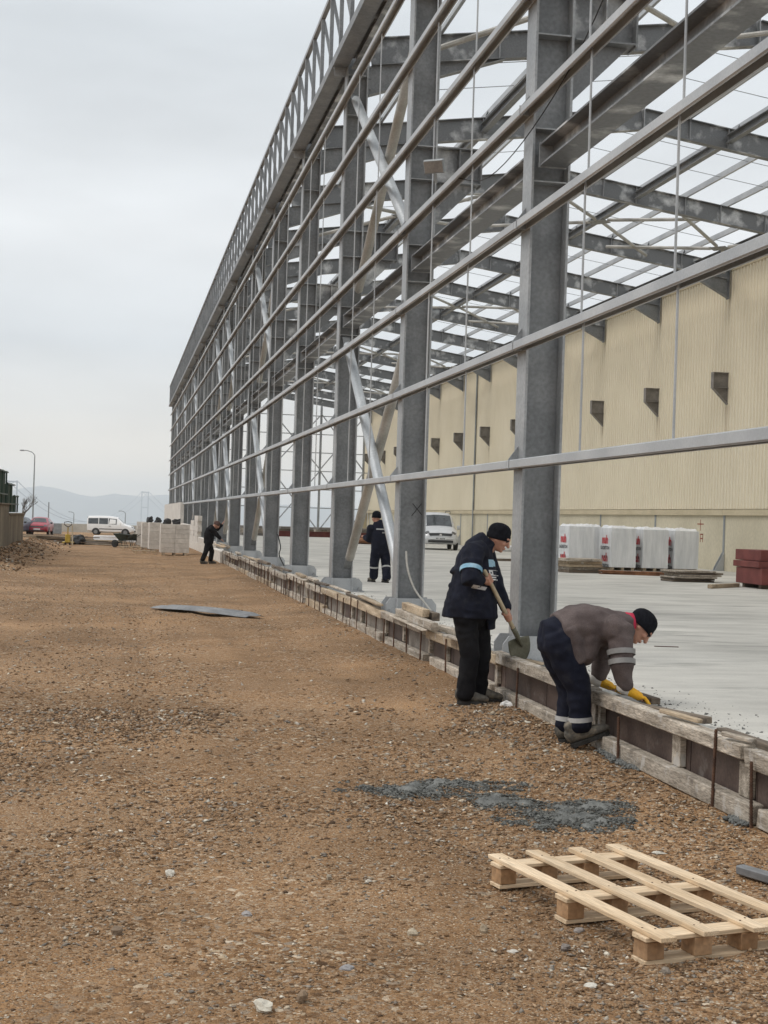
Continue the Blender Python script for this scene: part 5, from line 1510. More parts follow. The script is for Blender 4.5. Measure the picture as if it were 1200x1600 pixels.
# floodlight clamped on a girt, and cables
fl_e = empty('floodlight', (3.74, 17.2, 6.05), 'brown-faced floodlight clamped on a girt beside the second column', 'floodlight')
R = Matrix.Translation((3.70, 17.15, 6.17)) @ Matrix.Rotation(math.radians(-35), 4, 'Z') @ Matrix.Rotation(math.radians(25), 4, 'X')
obj('housing', G().cbox(.27, .06, .17, .012), M['lamp_grey'], fl_e, R); obj('lens', G().box(-.12, .12, -.035, -.0305, -.07, .07), M['corbel_old'], fl_e, R)
obj('bracket', G().obar((3.74, 17.2, 5.975), (3.72, 17.17, 6.08), .04, .01), M['lamp_grey'], fl_e)
def cable(name, pts, r, mat, label, cat='cable'):
    P_ = [Vector(p) for p in pts]; out = []
    for i in range(len(P_) - 1):
        a, b2, c, d = P_[max(i - 1, 0)], P_[i], P_[i + 1], P_[min(i + 2, len(P_) - 1)]
        for k in range(6):
            t_ = k / 6
            out.append(.5 * ((2 * b2) + (c - a) * t_ + (2 * a - 5 * b2 + 4 * c - d) * t_ ** 2 + (3 * b2 - a - 3 * c + d) * t_ ** 3))
    out.append(P_[-1])
    return obj(name, G().tube(out, r, 6), mat, None, label=label, cat=cat)
cable('earth_strip', [(4.00, 19.6, 1.35), (4.02, 19.55, 1.10), (4.12, 19.5, .82), (4.28, 19.4, .60), (4.40, 19.3, .43)], .014, M['galv_dull'], 'grey earthing strip curling off the second column to the slab')
cable('earth_strip', [(4.32, 38.9, 1.30), (4.40, 38.8, .95), (4.36, 38.7, .72), (4.50, 38.6, .43)], .016, M['black_rubber'], 'black cable hanging from the fifth column to the slab')
cable('hanging_wire', [(3.83, 9.2, 7.5), (3.9, 11.4, 6.3), (3.9, 13.2, 5.75), (3.9, 15.2, 5.60), (3.92, 17.0, 6.02)], .006, M['black_rubber'], 'thin black wire sagging across the first column to the floodlight')
scr = G().obar((-.07, 0, -.09), (.07, 0, .09), .012, .002, (0, 1, 0)).obar((-.06, 0, .09), (.08, 0, -.07), .012, .0025, (0, 1, 0))
obj('scribble', scr, M['plastic_black'], hall, Matrix.Translation((4.24, fy(1) - .011, 1.94)))

# ------------------------------------------------------------------ the air over the bay
hz = bpy.data.materials.new('haze')
hz.use_nodes = True
t = hz.node_tree; t.nodes.clear()
o_ = t.nodes.new('ShaderNodeOutputMaterial'); pv = t.nodes.new('ShaderNodeVolumePrincipled')
pv.inputs['Color'].default_value = (.95, .975, 1.0, 1); pv.inputs['Density'].default_value = 1.35e-4; pv.inputs['Anisotropy'].default_value = .2
t.links.new(pv.outputs[0], o_.inputs['Volume'])
obj('haze', G().box(-9500, 9500, -420, 15400, -136, 300), hz, kind='stuff', label='pale haze over the bay and the far shore')
# ------------------------------------------------------------------ people
def remesh(g_, name, voxel, smooth=3, wr=0.0, wf=11.0, seed=0, mat=None, parent=None, dirv=None, **t):
    """fuse overlapping closed pieces into one continuous skin; wr = depth of cloth folds"""
    me = g_.mesh(name)
    o = bpy.data.objects.new(name, me); C.objects.link(o)
    r = o.modifiers.new('r', 'REMESH'); r.mode = 'VOXEL'; r.voxel_size = voxel; r.adaptivity = 0
    sm = o.modifiers.new('s', 'SMOOTH'); sm.factor = .5; sm.iterations = smooth
    me2 = bpy.data.meshes.new_from_object(o.evaluated_get(bpy.context.evaluated_depsgraph_get()))
    bpy.data.objects.remove(o); bpy.data.meshes.remove(me)
    me2.name = name; me2.materials.clear()
    if wr:
        n_ = len(me2.vertices)
        co = np.empty(n_ * 3); me2.vertices.foreach_get('co', co); co = co.reshape(-1, 3)
        nr_ = np.empty(n_ * 3); me2.vertices.foreach_get('normal', nr_); nr_ = nr_.reshape(-1, 3)
        d = np.empty(n_)
        for i in range(n_):
            p = Vector(co[i]) * wf
            w1 = noise.noise(Vector((p.x * .6 + seed, p.y * .6, p.z)) + Vector((noise.noise(p * .5), noise.noise(p * .5 + Vector((9, 0, 0))), 0)) * 1.2)
            d[i] = (1 - abs(w1) * 2.2) * .6 + .4 * noise.noise(p * 2.3 + Vector((seed, 0, 0)))
        co += nr_ * (d * wr)[:, None]
        me2.vertices.foreach_set('co', co.ravel())
    me2.polygons.foreach_set('use_smooth', np.ones(len(me2.polygons), bool))
    me2.update()
    return obj(name, me2, mat, parent, **t)

def V3(*a): return Vector(a)

def head_geo(g_, c, fw, up):
    """skull, jaw, nose, ears and neck stub; c = centre of the head"""
    fw = Vector(fw).normalized(); up = Vector(up); up = (up - fw * up.dot(fw)).normalized(); sd_ = fw.cross(up)
    R3 = Matrix((fw, sd_, up)).transposed()
    g_.ball(c, (.098, .077, .112), 18, 14, R3)
    g_.ball(c + fw * .028 - up * .060, (.062, .056, .058), 14, 10, R3)           # jaw
    g_.ball(c + fw * .068 - up * .094, (.026, .027, .020), 10, 8, R3)            # chin
    g_.tube([c + fw * .090 + up * .022, c + fw * .106 - up * .006, c + fw * .117 - up * .030], [.010, .013, .017], 8, rnd=True)
    g_.tube([c + fw * .082 + sd_ * .05 + up * .034, c + fw * .096 + up * .032, c + fw * .082 - sd_ * .05 + up * .034], [.012, .013, .012], 8, rnd=True)
    g_.tube([c + fw * .092 + sd_ * .022 - up * .064, c + fw * .098 - up * .063, c + fw * .092 - sd_ * .022 - up * .064], .010, 8, rnd=True)
    for s_ in (-1, 1):
        g_.ball(c + sd_ * .077 * s_ - fw * .008 - up * .012, (.020, .010, .034), 10, 8, R3)
        g_.ball(c + sd_ * .045 * s_ + fw * .070 - up * .022, (.024, .022, .022), 10, 8, R3)
    return fw, up, sd_

def beanie(c, fw, up, parent, mat, h=.118, tilt=.28, name='beanie'):
    sd_ = fw.cross(up); c = c - up * .010 - fw * .006
    u2 = (up - fw * tilt).normalized(); f2 = sd_.cross(u2) * -1
    f2 = u2.cross(sd_) * -1 if u2.cross(sd_).dot(fw) < 0 else u2.cross(sd_)
    prof = [(.022, 1.05), (.045, 1.07), (.07, 1.06), (.085, 1.0), (.10, .90), (.115, .74), (.13, .50), (.139, .24), (.141, .02)]
    q = G(); V = []; F = []; n_ = 24
    prof = [(.000, .95), (-.004, 1.10), (.004, 1.15), (.040, 1.16), (.050, 1.12), (.075, 1.12), (.100, 1.06), (.122, .92), (.140, .70), (.151, .42), (.155, .16), (.156, .02)]
    for z, r in prof:
        for i in range(n_):
            a = 2 * math.pi * i / n_
            V.append(c + u2 * z + f2 * (.100 * r * math.cos(a)) + sd_ * (.082 * r * math.sin(a)))
    for j in range(len(prof) - 1):
        for i in range(n_):
            F.append((j * n_ + i, j * n_ + (i + 1) % n_, (j + 1) * n_ + (i + 1) % n_, (j + 1) * n_ + i))
    F.append(tuple((len(prof) - 1) * n_ + i for i in range(n_)))
    q.add(V, F)
    return obj(name, q.mesh(name, True), mat, parent)

def grip(g_, c, axis, palm, wrist, r=.021, sgn=1):
    """a fist closed round a bar: c on the bar axis, palm = direction from bar to the palm"""
    ax = Vector(axis).normalized(); pl = Vector(palm); pl = (pl - ax * pl.dot(ax)).normalized(); tn = ax.cross(pl) * sgn
    pc = c + pl * (r + .016)
    g_.tube([pc - ax * .036, pc + ax * .036], [(.016, .040)] * 2, 12, side=pl, rnd=True)
    g_.tube([wrist, wrist.lerp(pc, .5) , pc], [.030, .031, .028], 12, rnd=True)
    for i, (off, L_) in enumerate(((-.036, 225), (-.012, 245), (.012, 240), (.034, 215))):
        pts = []
        for k in range(7):
            a = math.radians(-25 - L_ * k / 6)
            pts.append(c + ax * off + (pl * math.cos(a) + tn * math.sin(a)) * (r + .010))
        g_.tube(pts, [.0105, .0105, .0105, .010, .0098, .009, .008], 8, rnd=True)
    pts = []
    for k in range(5):
        a = math.radians(35 + 125 * k / 4)
        pts.append(c - ax * (.046 + .004 * k) * 1.0 + (pl * math.cos(a) + tn * math.sin(a)) * (r + .013))
    g_.tube(pts, [.013, .0125, .012, .011, .009], 8, rnd=True)

def flat_hand(g_, w0, fw, up, side, k=1.0, th=1.0):
    """an open hand pressing down: wrist w0, fingers along fw, thumb to side"""
    fw = Vector(fw).normalized(); up = Vector(up).normalized(); sd_ = Vector(side).normalized()
    pc = w0 + fw * .055 * k
    g_.tube([w0 - fw * .01, w0 + fw * .03 * k, w0 + fw * .095 * k], [(.030 * k, .022 * k * th), (.042 * k, .019 * k * th), (.044 * k, .016 * k * th)], 12, side=sd_, rnd=True)
    for i, (o, L_) in enumerate(((-.032, .062), (-.011, .078), (.011, .082), (.032, .074))):
        b_ = w0 + fw * .095 * k + sd_ * o * k
        g_.tube([b_, b_ + fw * L_ * .45 * k + up * .010, b_ + fw * L_ * .8 * k - up * .006, b_ + fw * L_ * k - up * .016], [.0115 * k, .011 * k, .010 * k, .009 * k], 8, rnd=True)
    b_ = w0 + fw * .03 * k + sd_ * .038 * k
    g_.tube([b_, b_ + fw * .03 * k + sd_ * .025 * k, b_ + fw * .062 * k + sd_ * .032 * k - up * .008], [.014 * k, .0125 * k, .010 * k], 8, rnd=True)

def shoe(heel, toe, parent, up=(0, 0, 1), h=.10):
    heel = Vector(heel); toe = Vector(toe); d = (toe - heel); L_ = d.length; d.normalize()
    sd_ = d.cross(Vector(up)).normalized(); u = sd_.cross(d)
    q = G()
    prof = [(0.02, .036, .060), (.10, .042, .066), (.30, .042, .064), (.50, .046, .052), (.72, .050, .040), (.90, .042, .033), (.985, .026, .026)]
    q.tube([heel + d * (L_ * a) + u * (.022 + hz_) for a, w_, hz_ in prof], [(w_, hz_) for a, w_, hz_ in prof], 14, side=sd_, rnd=True)
    q.tube([heel + d * (L_ * .16) + u * .08, heel + d * (L_ * .14) + u * (h + .05)], [(.044, .050), (.045, .050)], 12, side=sd_, rnd=True)
    s_ = remesh(q, 'shoe', .009, 2, .002, 40, 3, M['boot'], parent)
    q = G(); V = []; n_ = 18
    out = []
    for i in range(n_):
        a = 2 * math.pi * i / n_
        x_ = .5 - .5 * math.cos(a); w_ = np.interp(x_, [0, .08, .3, .5, .72, .92, 1], [.022, .044, .045, .042, .054, .042, .012])
        out.append(heel + d * (L_ * x_) + sd_ * (w_ * (1 if math.sin(a) >= 0 else -1) if 0 < i < n_ and i != n_ // 2 else 0))
    V = [p - u * .002 for p in out] + [p + u * .030 for p in out]
    obj('sole', G().add(V, [tuple(range(n_)), tuple(range(n_, 2 * n_))[::-1]] + [(i, (i + 1) % n_, n_ + (i + 1) % n_, n_ + i) for i in range(n_)]), M['sole'], s_)

def band(path, r, parent, mat, name='reflective_band', n=18, side=None):
    """a strip wound round a sleeve or trouser leg"""
    return obj(name, G().tube(path, r, n, cap=False, side=side).mesh(name, True), mat, parent)

def bvh_of(o):
    me = o.data
    return BVHTree.FromPolygons([v.co.copy() for v in me.vertices], [tuple(p.vertices) for p in me.polygons])
def decal(name, bv, c, ux, uy, d, parent, mat, mask=None, n=12, off=.004):
    """cloth patch laid on a garment: rays cast along d from a rectangle round c"""
    d = Vector(d).normalized(); ux = Vector(ux); uy = Vector(uy); V = []; ok = {}
    for i in range(n + 1):
        for j in range(n + 1):
            p = Vector(c) + ux * (i / n - .5) + uy * (j / n - .5) - d * .35
            h = bv.ray_cast(p, d, .7)
            if h[0] is not None:
                ok[(i, j)] = len(V); V.append(h[0] - d * off)
    F = []
    for i in range(n):
        for j in range(n):
            k = [(i, j), (i + 1, j), (i + 1, j + 1), (i, j + 1)]
            if all(q in ok for q in k) and (mask is None or mask((i + .5) / n, (j + .5) / n)):
                pts = [V[ok[q]] for q in k]
                if max((pts[0] - p).length for p in pts) < .12: F.append(tuple(ok[q] for q in k))
    if F:
        comp = []
        rest = [set(f) for f in F]; ids = list(range(len(F)))
        while ids:
            grp = [ids.pop(0)]; verts = set(rest[grp[0]]); ch = True
            while ch:
                ch = False
                for q in list(ids):
                    if len(rest[q] & verts) >= 1: verts |= rest[q]; grp.append(q); ids.remove(q); ch = True
            comp.append(grp)
        F = [F[i] for i in max(comp, key=len)] if name in ('shoulder_patch', 'pocket_trim', 'reflective_band') else F
        us = sorted({k for f in F for k in f}); rm = {k: i for i, k in enumerate(us)}
        V = [V[k] for k in us]; F = [tuple(rm[k] for k in f) for f in F]
        return obj(name, G().add(V, F).mesh(name, True), mat, parent)

def cuff_dir(a, b_): return (Vector(b_) - Vector(a)).normalized()

# ---- worker with the shovel
def worker_shovel():
    gz0 = gl(3.3, 13.1)
    w1 = empty('person', (3.34, 13.1, gz0), 'worker in navy jacket and black beanie standing with a shovel at the formwork', 'person')
    fw = V3(.80, -.34, -.46); up = V3(.50, -.20, .84)
    hc = V3(3.555, 13.04, 1.640)
    H_ = G(); f_, u_, s_ = head_geo(H_, hc, fw, up)
    shR, shL = V3(3.265, 12.89, 1.50), V3(3.47, 13.26, 1.50)
    elR, elL = V3(3.215, 12.735, 1.235), V3(3.60, 13.30, 1.20)
    S0, S1 = V3(3.37, 12.80, 1.32), V3(3.80, 13.12, .685)               # shovel shaft
    ax = (S1 - S0).normalized()
    cR = S0 + ax * .075; cL = S0 + ax * .55
    wrR = cR + V3(-.075, -.035, -.005); wrL = cL + V3(.02, .09, .055)
    hipR, hipL = V3(3.235, 13.0, .92), V3(3.40, 13.18, .92)
    knR, knL = V3(3.295, 12.985, .52), V3(3.455, 13.17, .51)
    anR, anL = V3(3.255, 12.99, .135), V3(3.43, 13.17, .135)
    H_.tube([hc - u_ * .07 - f_ * .03, V3(3.45, 13.07, 1.52), V3(3.38, 13.09, 1.44)], [.058, .060, .068], 14, rnd=True)
    H_.tube([V3(3.38, 13.09, 1.46), V3(3.34, 13.08, 1.2), V3(3.32, 13.09, .95)], [(.17, .10), (.16, .11), (.16, .11)], 14, side=(.48, .87, 0), rnd=True)
    H_.tube([shR, elR, wrR], [.05, .042, .030], 12, rnd=True); H_.tube([shL, elL, wrL], [.05, .042, .030], 12, rnd=True)
    H_.tube([hipR, knR, anR], [.075, .05, .035], 12, rnd=True); H_.tube([hipL, knL, anL], [.075, .05, .035], 12, rnd=True)
    grip(H_, cR, ax, V3(-.7, -.5, -.1), wrR, .019, 1); grip(H_, cL, ax, V3(.2, .9, .3), wrL, .019, -1)
    body = remesh(H_, 'body', .0065, 2, 0, mat=M['skin'], parent=w1)
    for q in (-1, 1):
        obj('eye', G().ball(hc + f_ * .086 + s_ * .032 * q + u_ * .010, .011, 8, 6), M['eye'], body)
        obj('eyebrow', G().tube([hc + f_ * .096 + s_ * .016 * q + u_ * .028, hc + f_ * .090 + s_ * .046 * q + u_ * .030], .006, 6), M['eye'], body)
    beanie(hc, f_, u_, w1, M['beanie'])
    # jacket
    J = G(); sv = (.48, .87, 0)
    J.tube([V3(3.305, 13.08, .885), V3(3.305, 13.08, .93), V3(3.31, 13.075, 1.03), V3(3.325, 13.07, 1.17), V3(3.34, 13.07, 1.32), V3(3.35, 13.08, 1.44), V3(3.375, 13.08, 1.54), V3(3.42, 13.075, 1.60), V3(3.455, 13.07, 1.625)],
           [(.23, .262), (.232, .262), (.228, .242), (.222, .215), (.222, .198), (.215, .178), (.165, .14), (.105, .105), (.085, .085)], 24, side=sv)
    J.tube([shR + V3(.08, .08, .0), shR, shR.lerp(elR, .5) + V3(-.01, -.01, 0), elR, elR.lerp(wrR, .45), elR.lerp(wrR, .86)], [.115, .112, .096, .086, .070, .058], 16, rnd=True)
    J.tube([shL + V3(-.06, -.07, 0), shL, shL.lerp(elL, .5), elL, elL.lerp(wrL, .45), elL.lerp(wrL, .90)], [.11, .105, .09, .080, .064, .054], 16, rnd=True)
    J.tube([V3(3.40, 13.08, 1.54), V3(3.462, 13.068, 1.632)], [(.105, .10), (.094, .090)], 16, side=sv)                    # collar
    J.tube([V3(3.525, 13.12, .77), V3(3.51, 13.12, .95), V3(3.47, 13.11, 1.15)], [(.10, .03), (.12, .06), (.12, .08)], 14, side=sv)  # front flap
    for k in range(3):                                                                                                   # sagging folds across the back
        zz = 1.36 - .13 * k
        J.tube([V3(3.17, 12.96, zz - .02), V3(3.115 - .012 * k, 13.07, zz - .05), V3(3.19, 13.22, zz)], [.016, .022, .014], 8, rnd=True)
    jk = remesh(J, 'jacket', .010, 3, .012, 8.0, 2.0, M['navy'], w1)
    bv = bvh_of(jk)
    d = V3(.25, 1, -.05)
    decal('shoulder_patch', bv, V3(3.50, 12.95, 1.40), V3(.12, -.02, 0), V3(-.01, 0, .075), d, jk, M['cyan'], lambda a, b_: b_ > .22 * a + .05)
    decal('badge', bv, V3(3.485, 12.93, 1.315), V3(.085, -.02, 0), V3(-.012, 0, .052), d, jk, M['white_cloth'], lambda a, b_: (a < .42 and not (.12 < a < .3 and .35 < b_ < .65)) or b_ < .12 or b_ > .9, 14)
    decal('badge', bv, V3(3.478, 12.93, 1.262), V3(.090, -.02, 0), V3(-.012, 0, .034), d, jk, M['white_cloth'], lambda a, b_: (b_ < .38 or b_ > .66), 12)
    decal('pocket_trim', bv, V3(3.34, 12.90, 1.175), V3(.13, -.02, -.02), V3(.02, 0, .030), d, jk, M['white_cloth'])
    e = cuff_dir(shR, elR); mid = shR.lerp(elR, .62) + V3(-.006, -.006, 0)
    band([mid - e * .022, mid + e * .022], [.107, .105], jk, M['cyan'])
    # trousers
    T_ = G()
    T_.tube([V3(3.32, 13.09, 1.02), V3(3.32, 13.09, .88)], [(.17, .135), (.18, .15)], 18, side=sv, rnd=True)
    for hp, kn, an in ((hipR, knR, anR), (hipL, knL, anL)):
        T_.tube([hp, hp.lerp(kn, .5), kn, kn.lerp(an, .5), kn.lerp(an, .92)], [.118, .104, .088, .082, .090], 16, rnd=True)
    remesh(T_, 'trousers', .011, 3, .012, 8, 5.0, M['blackcloth'], w1)
    shoe((3.185, 13.0, gz0 + .002), (3.465, 12.94, gz0 + .002), w1); shoe((3.375, 13.19, gz0 + .004), (3.655, 13.12, gz0 + .004), w1)
    # the shovel stands in his hands: a thing of its own
    sh = empty('shovel', S1, 'round-nosed shovel with pale wooden shaft held over the curb', 'shovel')
    obj('shaft', G().tube([S0 - ax * .02, S0.lerp(S1, .5), S1 - ax * .06], [.019, .020, .021], 10, rnd=True).mesh('shaft', True), M['handle'], sh)
    obj('socket', G().tube([S1 - ax * .14, S1 - ax * .02, S1 + ax * .10], [.026, .024, .012], 10).mesh('socket', True), M['shovel'], sh)
    bl = V3(-.02, .05, -1).normalized(); bl = (ax * .35 + V3(.02, .05, -1) * .65).normalized()
    sx_ = V3(.93, .25, .28).normalized(); sx_ = (sx_ - bl * sx_.dot(bl)).normalized(); nb = sx_.cross(bl)
    if nb.y > 0: nb = -nb
    tl = [(0, .118), (.03, .122), (.09, .122), (.15, .108), (.20, .078), (.235, .040), (.252, .006)]
    V = []; F = []
    for t_, w_ in tl:
        for k in range(9):
            a = (k / 8 - .5) * 2
            V.append(S1 + bl * t_ + sx_ * (w_ * a) - nb * (.035 * (1 - a * a)) + nb * (.0 if t_ > .02 else .0))
    n0 = len(V)
    V += [p + nb * .004 for p in V]
    for r in range(len(tl) - 1):
        for k in range(8):
            F.append((r * 9 + k, r * 9 + k + 1, (r + 1) * 9 + k + 1, (r + 1) * 9 + k)); F.append(tuple(reversed([n0 + q for q in F[-1]])))
    edge = [k for k in range(9)] + [r * 9 + 8 for r in range(1, len(tl))] + [(len(tl) - 1) * 9 + k for k in range(7, -1, -1)] + [r * 9 for r in range(len(tl) - 2, 0, -1)]
    for i in range(len(edge)):
        a, b_ = edge[i], edge[(i + 1) % len(edge)]
        F.append((a, n0 + a, n0 + b_, b_))
    obj('blade', G().add(V, F).mesh('blade', True), M['shovel'], sh)
worker_shovel()

# ---- worker bending over the formwork
def worker_bend():
    gz0 = gl(3.5, 10.5)
    w2 = empty('person', (3.5, 10.5, gz0), 'worker in grey-brown jacket and yellow gloves bending low over the formwork', 'person')
    hc = V3(4.03, 10.53, 1.005); fw = V3(.52, -.22, -.83); up = V3(.84, -.02, .50)
    H_ = G(); f_, u_, s_ = head_geo(H_, hc, fw, up)
    shR, shL = V3(3.80, 10.36, 1.00), V3(3.85, 10.72, 1.00)
    elR, elL = V3(3.80, 10.28, .735), V3(3.84, 10.82, .74)
    wrR, wrL = V3(3.85, 10.31, .545), V3(3.80, 10.82, .55)
    hipR, hipL = V3(3.335, 10.45, .90), V3(3.345, 10.65, .90)
    knR, knL = V3(3.505, 10.42, .555), V3(3.51, 10.66, .54)
    anR, anL = V3(3.54, 10.42, .175), V3(3.50, 10.66, .14)
    H_.tube([hc - u_ * .06 - f_ * .03, V3(3.95, 10.54, 1.02), V3(3.86, 10.54, 1.02)], [.058, .060, .07], 14, rnd=True)
    H_.tube([V3(3.86, 10.54, 1.02), V3(3.62, 10.55, 1.02), V3(3.38, 10.55, .95)], [(.17, .10), (.16, .11), (.16, .11)], 14, side=(0, 1, 0), rnd=True)
    H_.tube([shR, elR, wrR], [.05, .042, .030], 12, rnd=True); H_.tube([shL, elL, wrL], [.05, .042, .030], 12, rnd=True)
    H_.tube([hipR, knR, anR], [.075, .05, .035], 12, rnd=True); H_.tube([hipL, knL, anL], [.075, .05, .035], 12, rnd=True)
    flat_hand(H_, wrR, V3(.80, -.12, -.42), V3(.42, 0, .9), V3(.1, .98, 0), .9); flat_hand(H_, wrL, V3(.85, .0, -.35), V3(.35, 0, .9), V3(.05, -1, 0), .9)
    body = remesh(H_, 'body', .0065, 2, 0, mat=M['skin'], parent=w2)
    for q in (-1, 1):
        obj('eye', G().ball(hc + f_ * .086 + s_ * .032 * q + u_ * .010, .011, 8, 6), M['eye'], body)
        obj('eyebrow', G().tube([hc + f_ * .096 + s_ * .016 * q + u_ * .028, hc + f_ * .090 + s_ * .046 * q + u_ * .030], .006, 6), M['eye'], body)
    bn = beanie(hc, f_, u_, w2, M['beanie'])
    bvb = bvh_of(bn)
    decal('beanie_emblem', bvb, hc + u_ * .05 + f_ * .07 - s_ * .05, V3(.02, -.005, -.02), V3(.02, 0, .02), V3(-.3, 1, 0), bn, M['refl'], lambda a, b_: abs(a - .5) < .5 * b_, 8, .003)
    # gloves
    for nm, wr, fd, sd_ in (('glove', wrR, V3(.80, -.12, -.42), V3(.1, .98, 0)), ('glove', wrL, V3(.85, 0, -.35), V3(.05, -1, 0))):
        q = G(); flat_hand(q, wr + V3(.0, 0, .004), fd, V3(.42, 0, .9), sd_, 1.22, 1.7)
        gv = remesh(q, nm, .006, 2, .0015, 40, 1, M['glove_y'], w2)
        d = fd.normalized()
        obj('cuff', G().tube([wr - d * .045, wr + d * .012], [.044, .046], 14, rnd=True).mesh('cuff', True), M['glove_w'], gv)
    # jacket: humped back, hanging belly and hem
    J = G()
    J.tube([V3(3.36, 10.55, .99), V3(3.46, 10.55, 1.01), V3(3.58, 10.55, 1.005), V3(3.70, 10.55, 1.0), V3(3.81, 10.545, .995), V3(3.90, 10.54, 1.015), V3(3.95, 10.54, 1.025)],
           [(.205, .105), (.222, .150), (.228, .170), (.222, .160), (.205, .14), (.145, .115), (.098, .095)], 22, side=(0, 1, 0))
    J.tube([V3(3.585, 10.55, .99), V3(3.57, 10.55, .88), V3(3.55, 10.55, .775)], [(.22, .13), (.225, .125), (.215, .10)], 20, side=(0, 1, 0), rnd=True)
    J.tube([V3(3.40, 10.55, 1.0), V3(3.445, 10.55, .90), V3(3.48, 10.55, .78), V3(3.49, 10.55, .74)], [(.235, .105), (.24, .11), (.232, .10), (.226, .095)], 20, side=(0, 1, 0))
    for sh_, el, wr in ((shR, elR, wrR), (shL, elL, wrL)):
        J.tube([sh_ + V3(-.05, 0, .0), sh_, sh_.lerp(el, .5), el, el.lerp(wr, .45), el.lerp(wr, .80)], [.116, .110, .092, .084, .071, .062], 16, rnd=True)
    jk = remesh(J, 'jacket', .010, 3, .0135, 7.5, 7.0, M['brownjacket'], w2)
    obj('collar', G().tube([V3(3.915, 10.54, 1.035), V3(3.975, 10.535, 1.042)], [(.094, .088), (.083, .076)], 16, side=(0, 1, 0)).mesh('collar', True), M['red_cloth'], jk)
    e = cuff_dir(shR, elR)
    for k in (.66, .93):
        m_ = shR.lerp(elR, k); band([m_ - e * .02, m_ + e * .02], [.112 - .02 * (k - .6), .109 - .02 * (k - .6)], jk, M['refl_dim'])
    # trousers
    T_ = G()
    T_.tube([V3(3.45, 10.55, 1.0), V3(3.375, 10.55, .95), V3(3.36, 10.55, .86)], [(.19, .12), (.205, .155), (.195, .15)], 20, side=(0, 1, 0), rnd=True)
    for hp, kn, an in ((hipR, knR, anR), (hipL, knL, anL)):
        T_.tube([hp + V3(.02, 0, 0), hp.lerp(kn, .5), kn, kn.lerp(an, .5), kn.lerp(an, .80)], [.135, .118, .098, .082, .090], 16, rnd=True)
    remesh(T_, 'trousers', .011, 3, .012, 8, 9.0, M['navy2'], w2)
    for kn, an, m_ in ((knR, anR, 'refl'), (knL, anL, 'refl')):
        e = cuff_dir(kn, an); c_ = kn.lerp(an, .66); band([c_ - e * .018, c_ + e * .018], [.0955, .096], w2, M[m_])
    shoe((3.47, 10.43, gz0 + .004), (3.755, 10.38, .20), w2, (-.4, 0, 1), .12); shoe((3.435, 10.67, gz0 + .002), (3.69, 10.64, gz0 + .01), w2)
worker_bend()

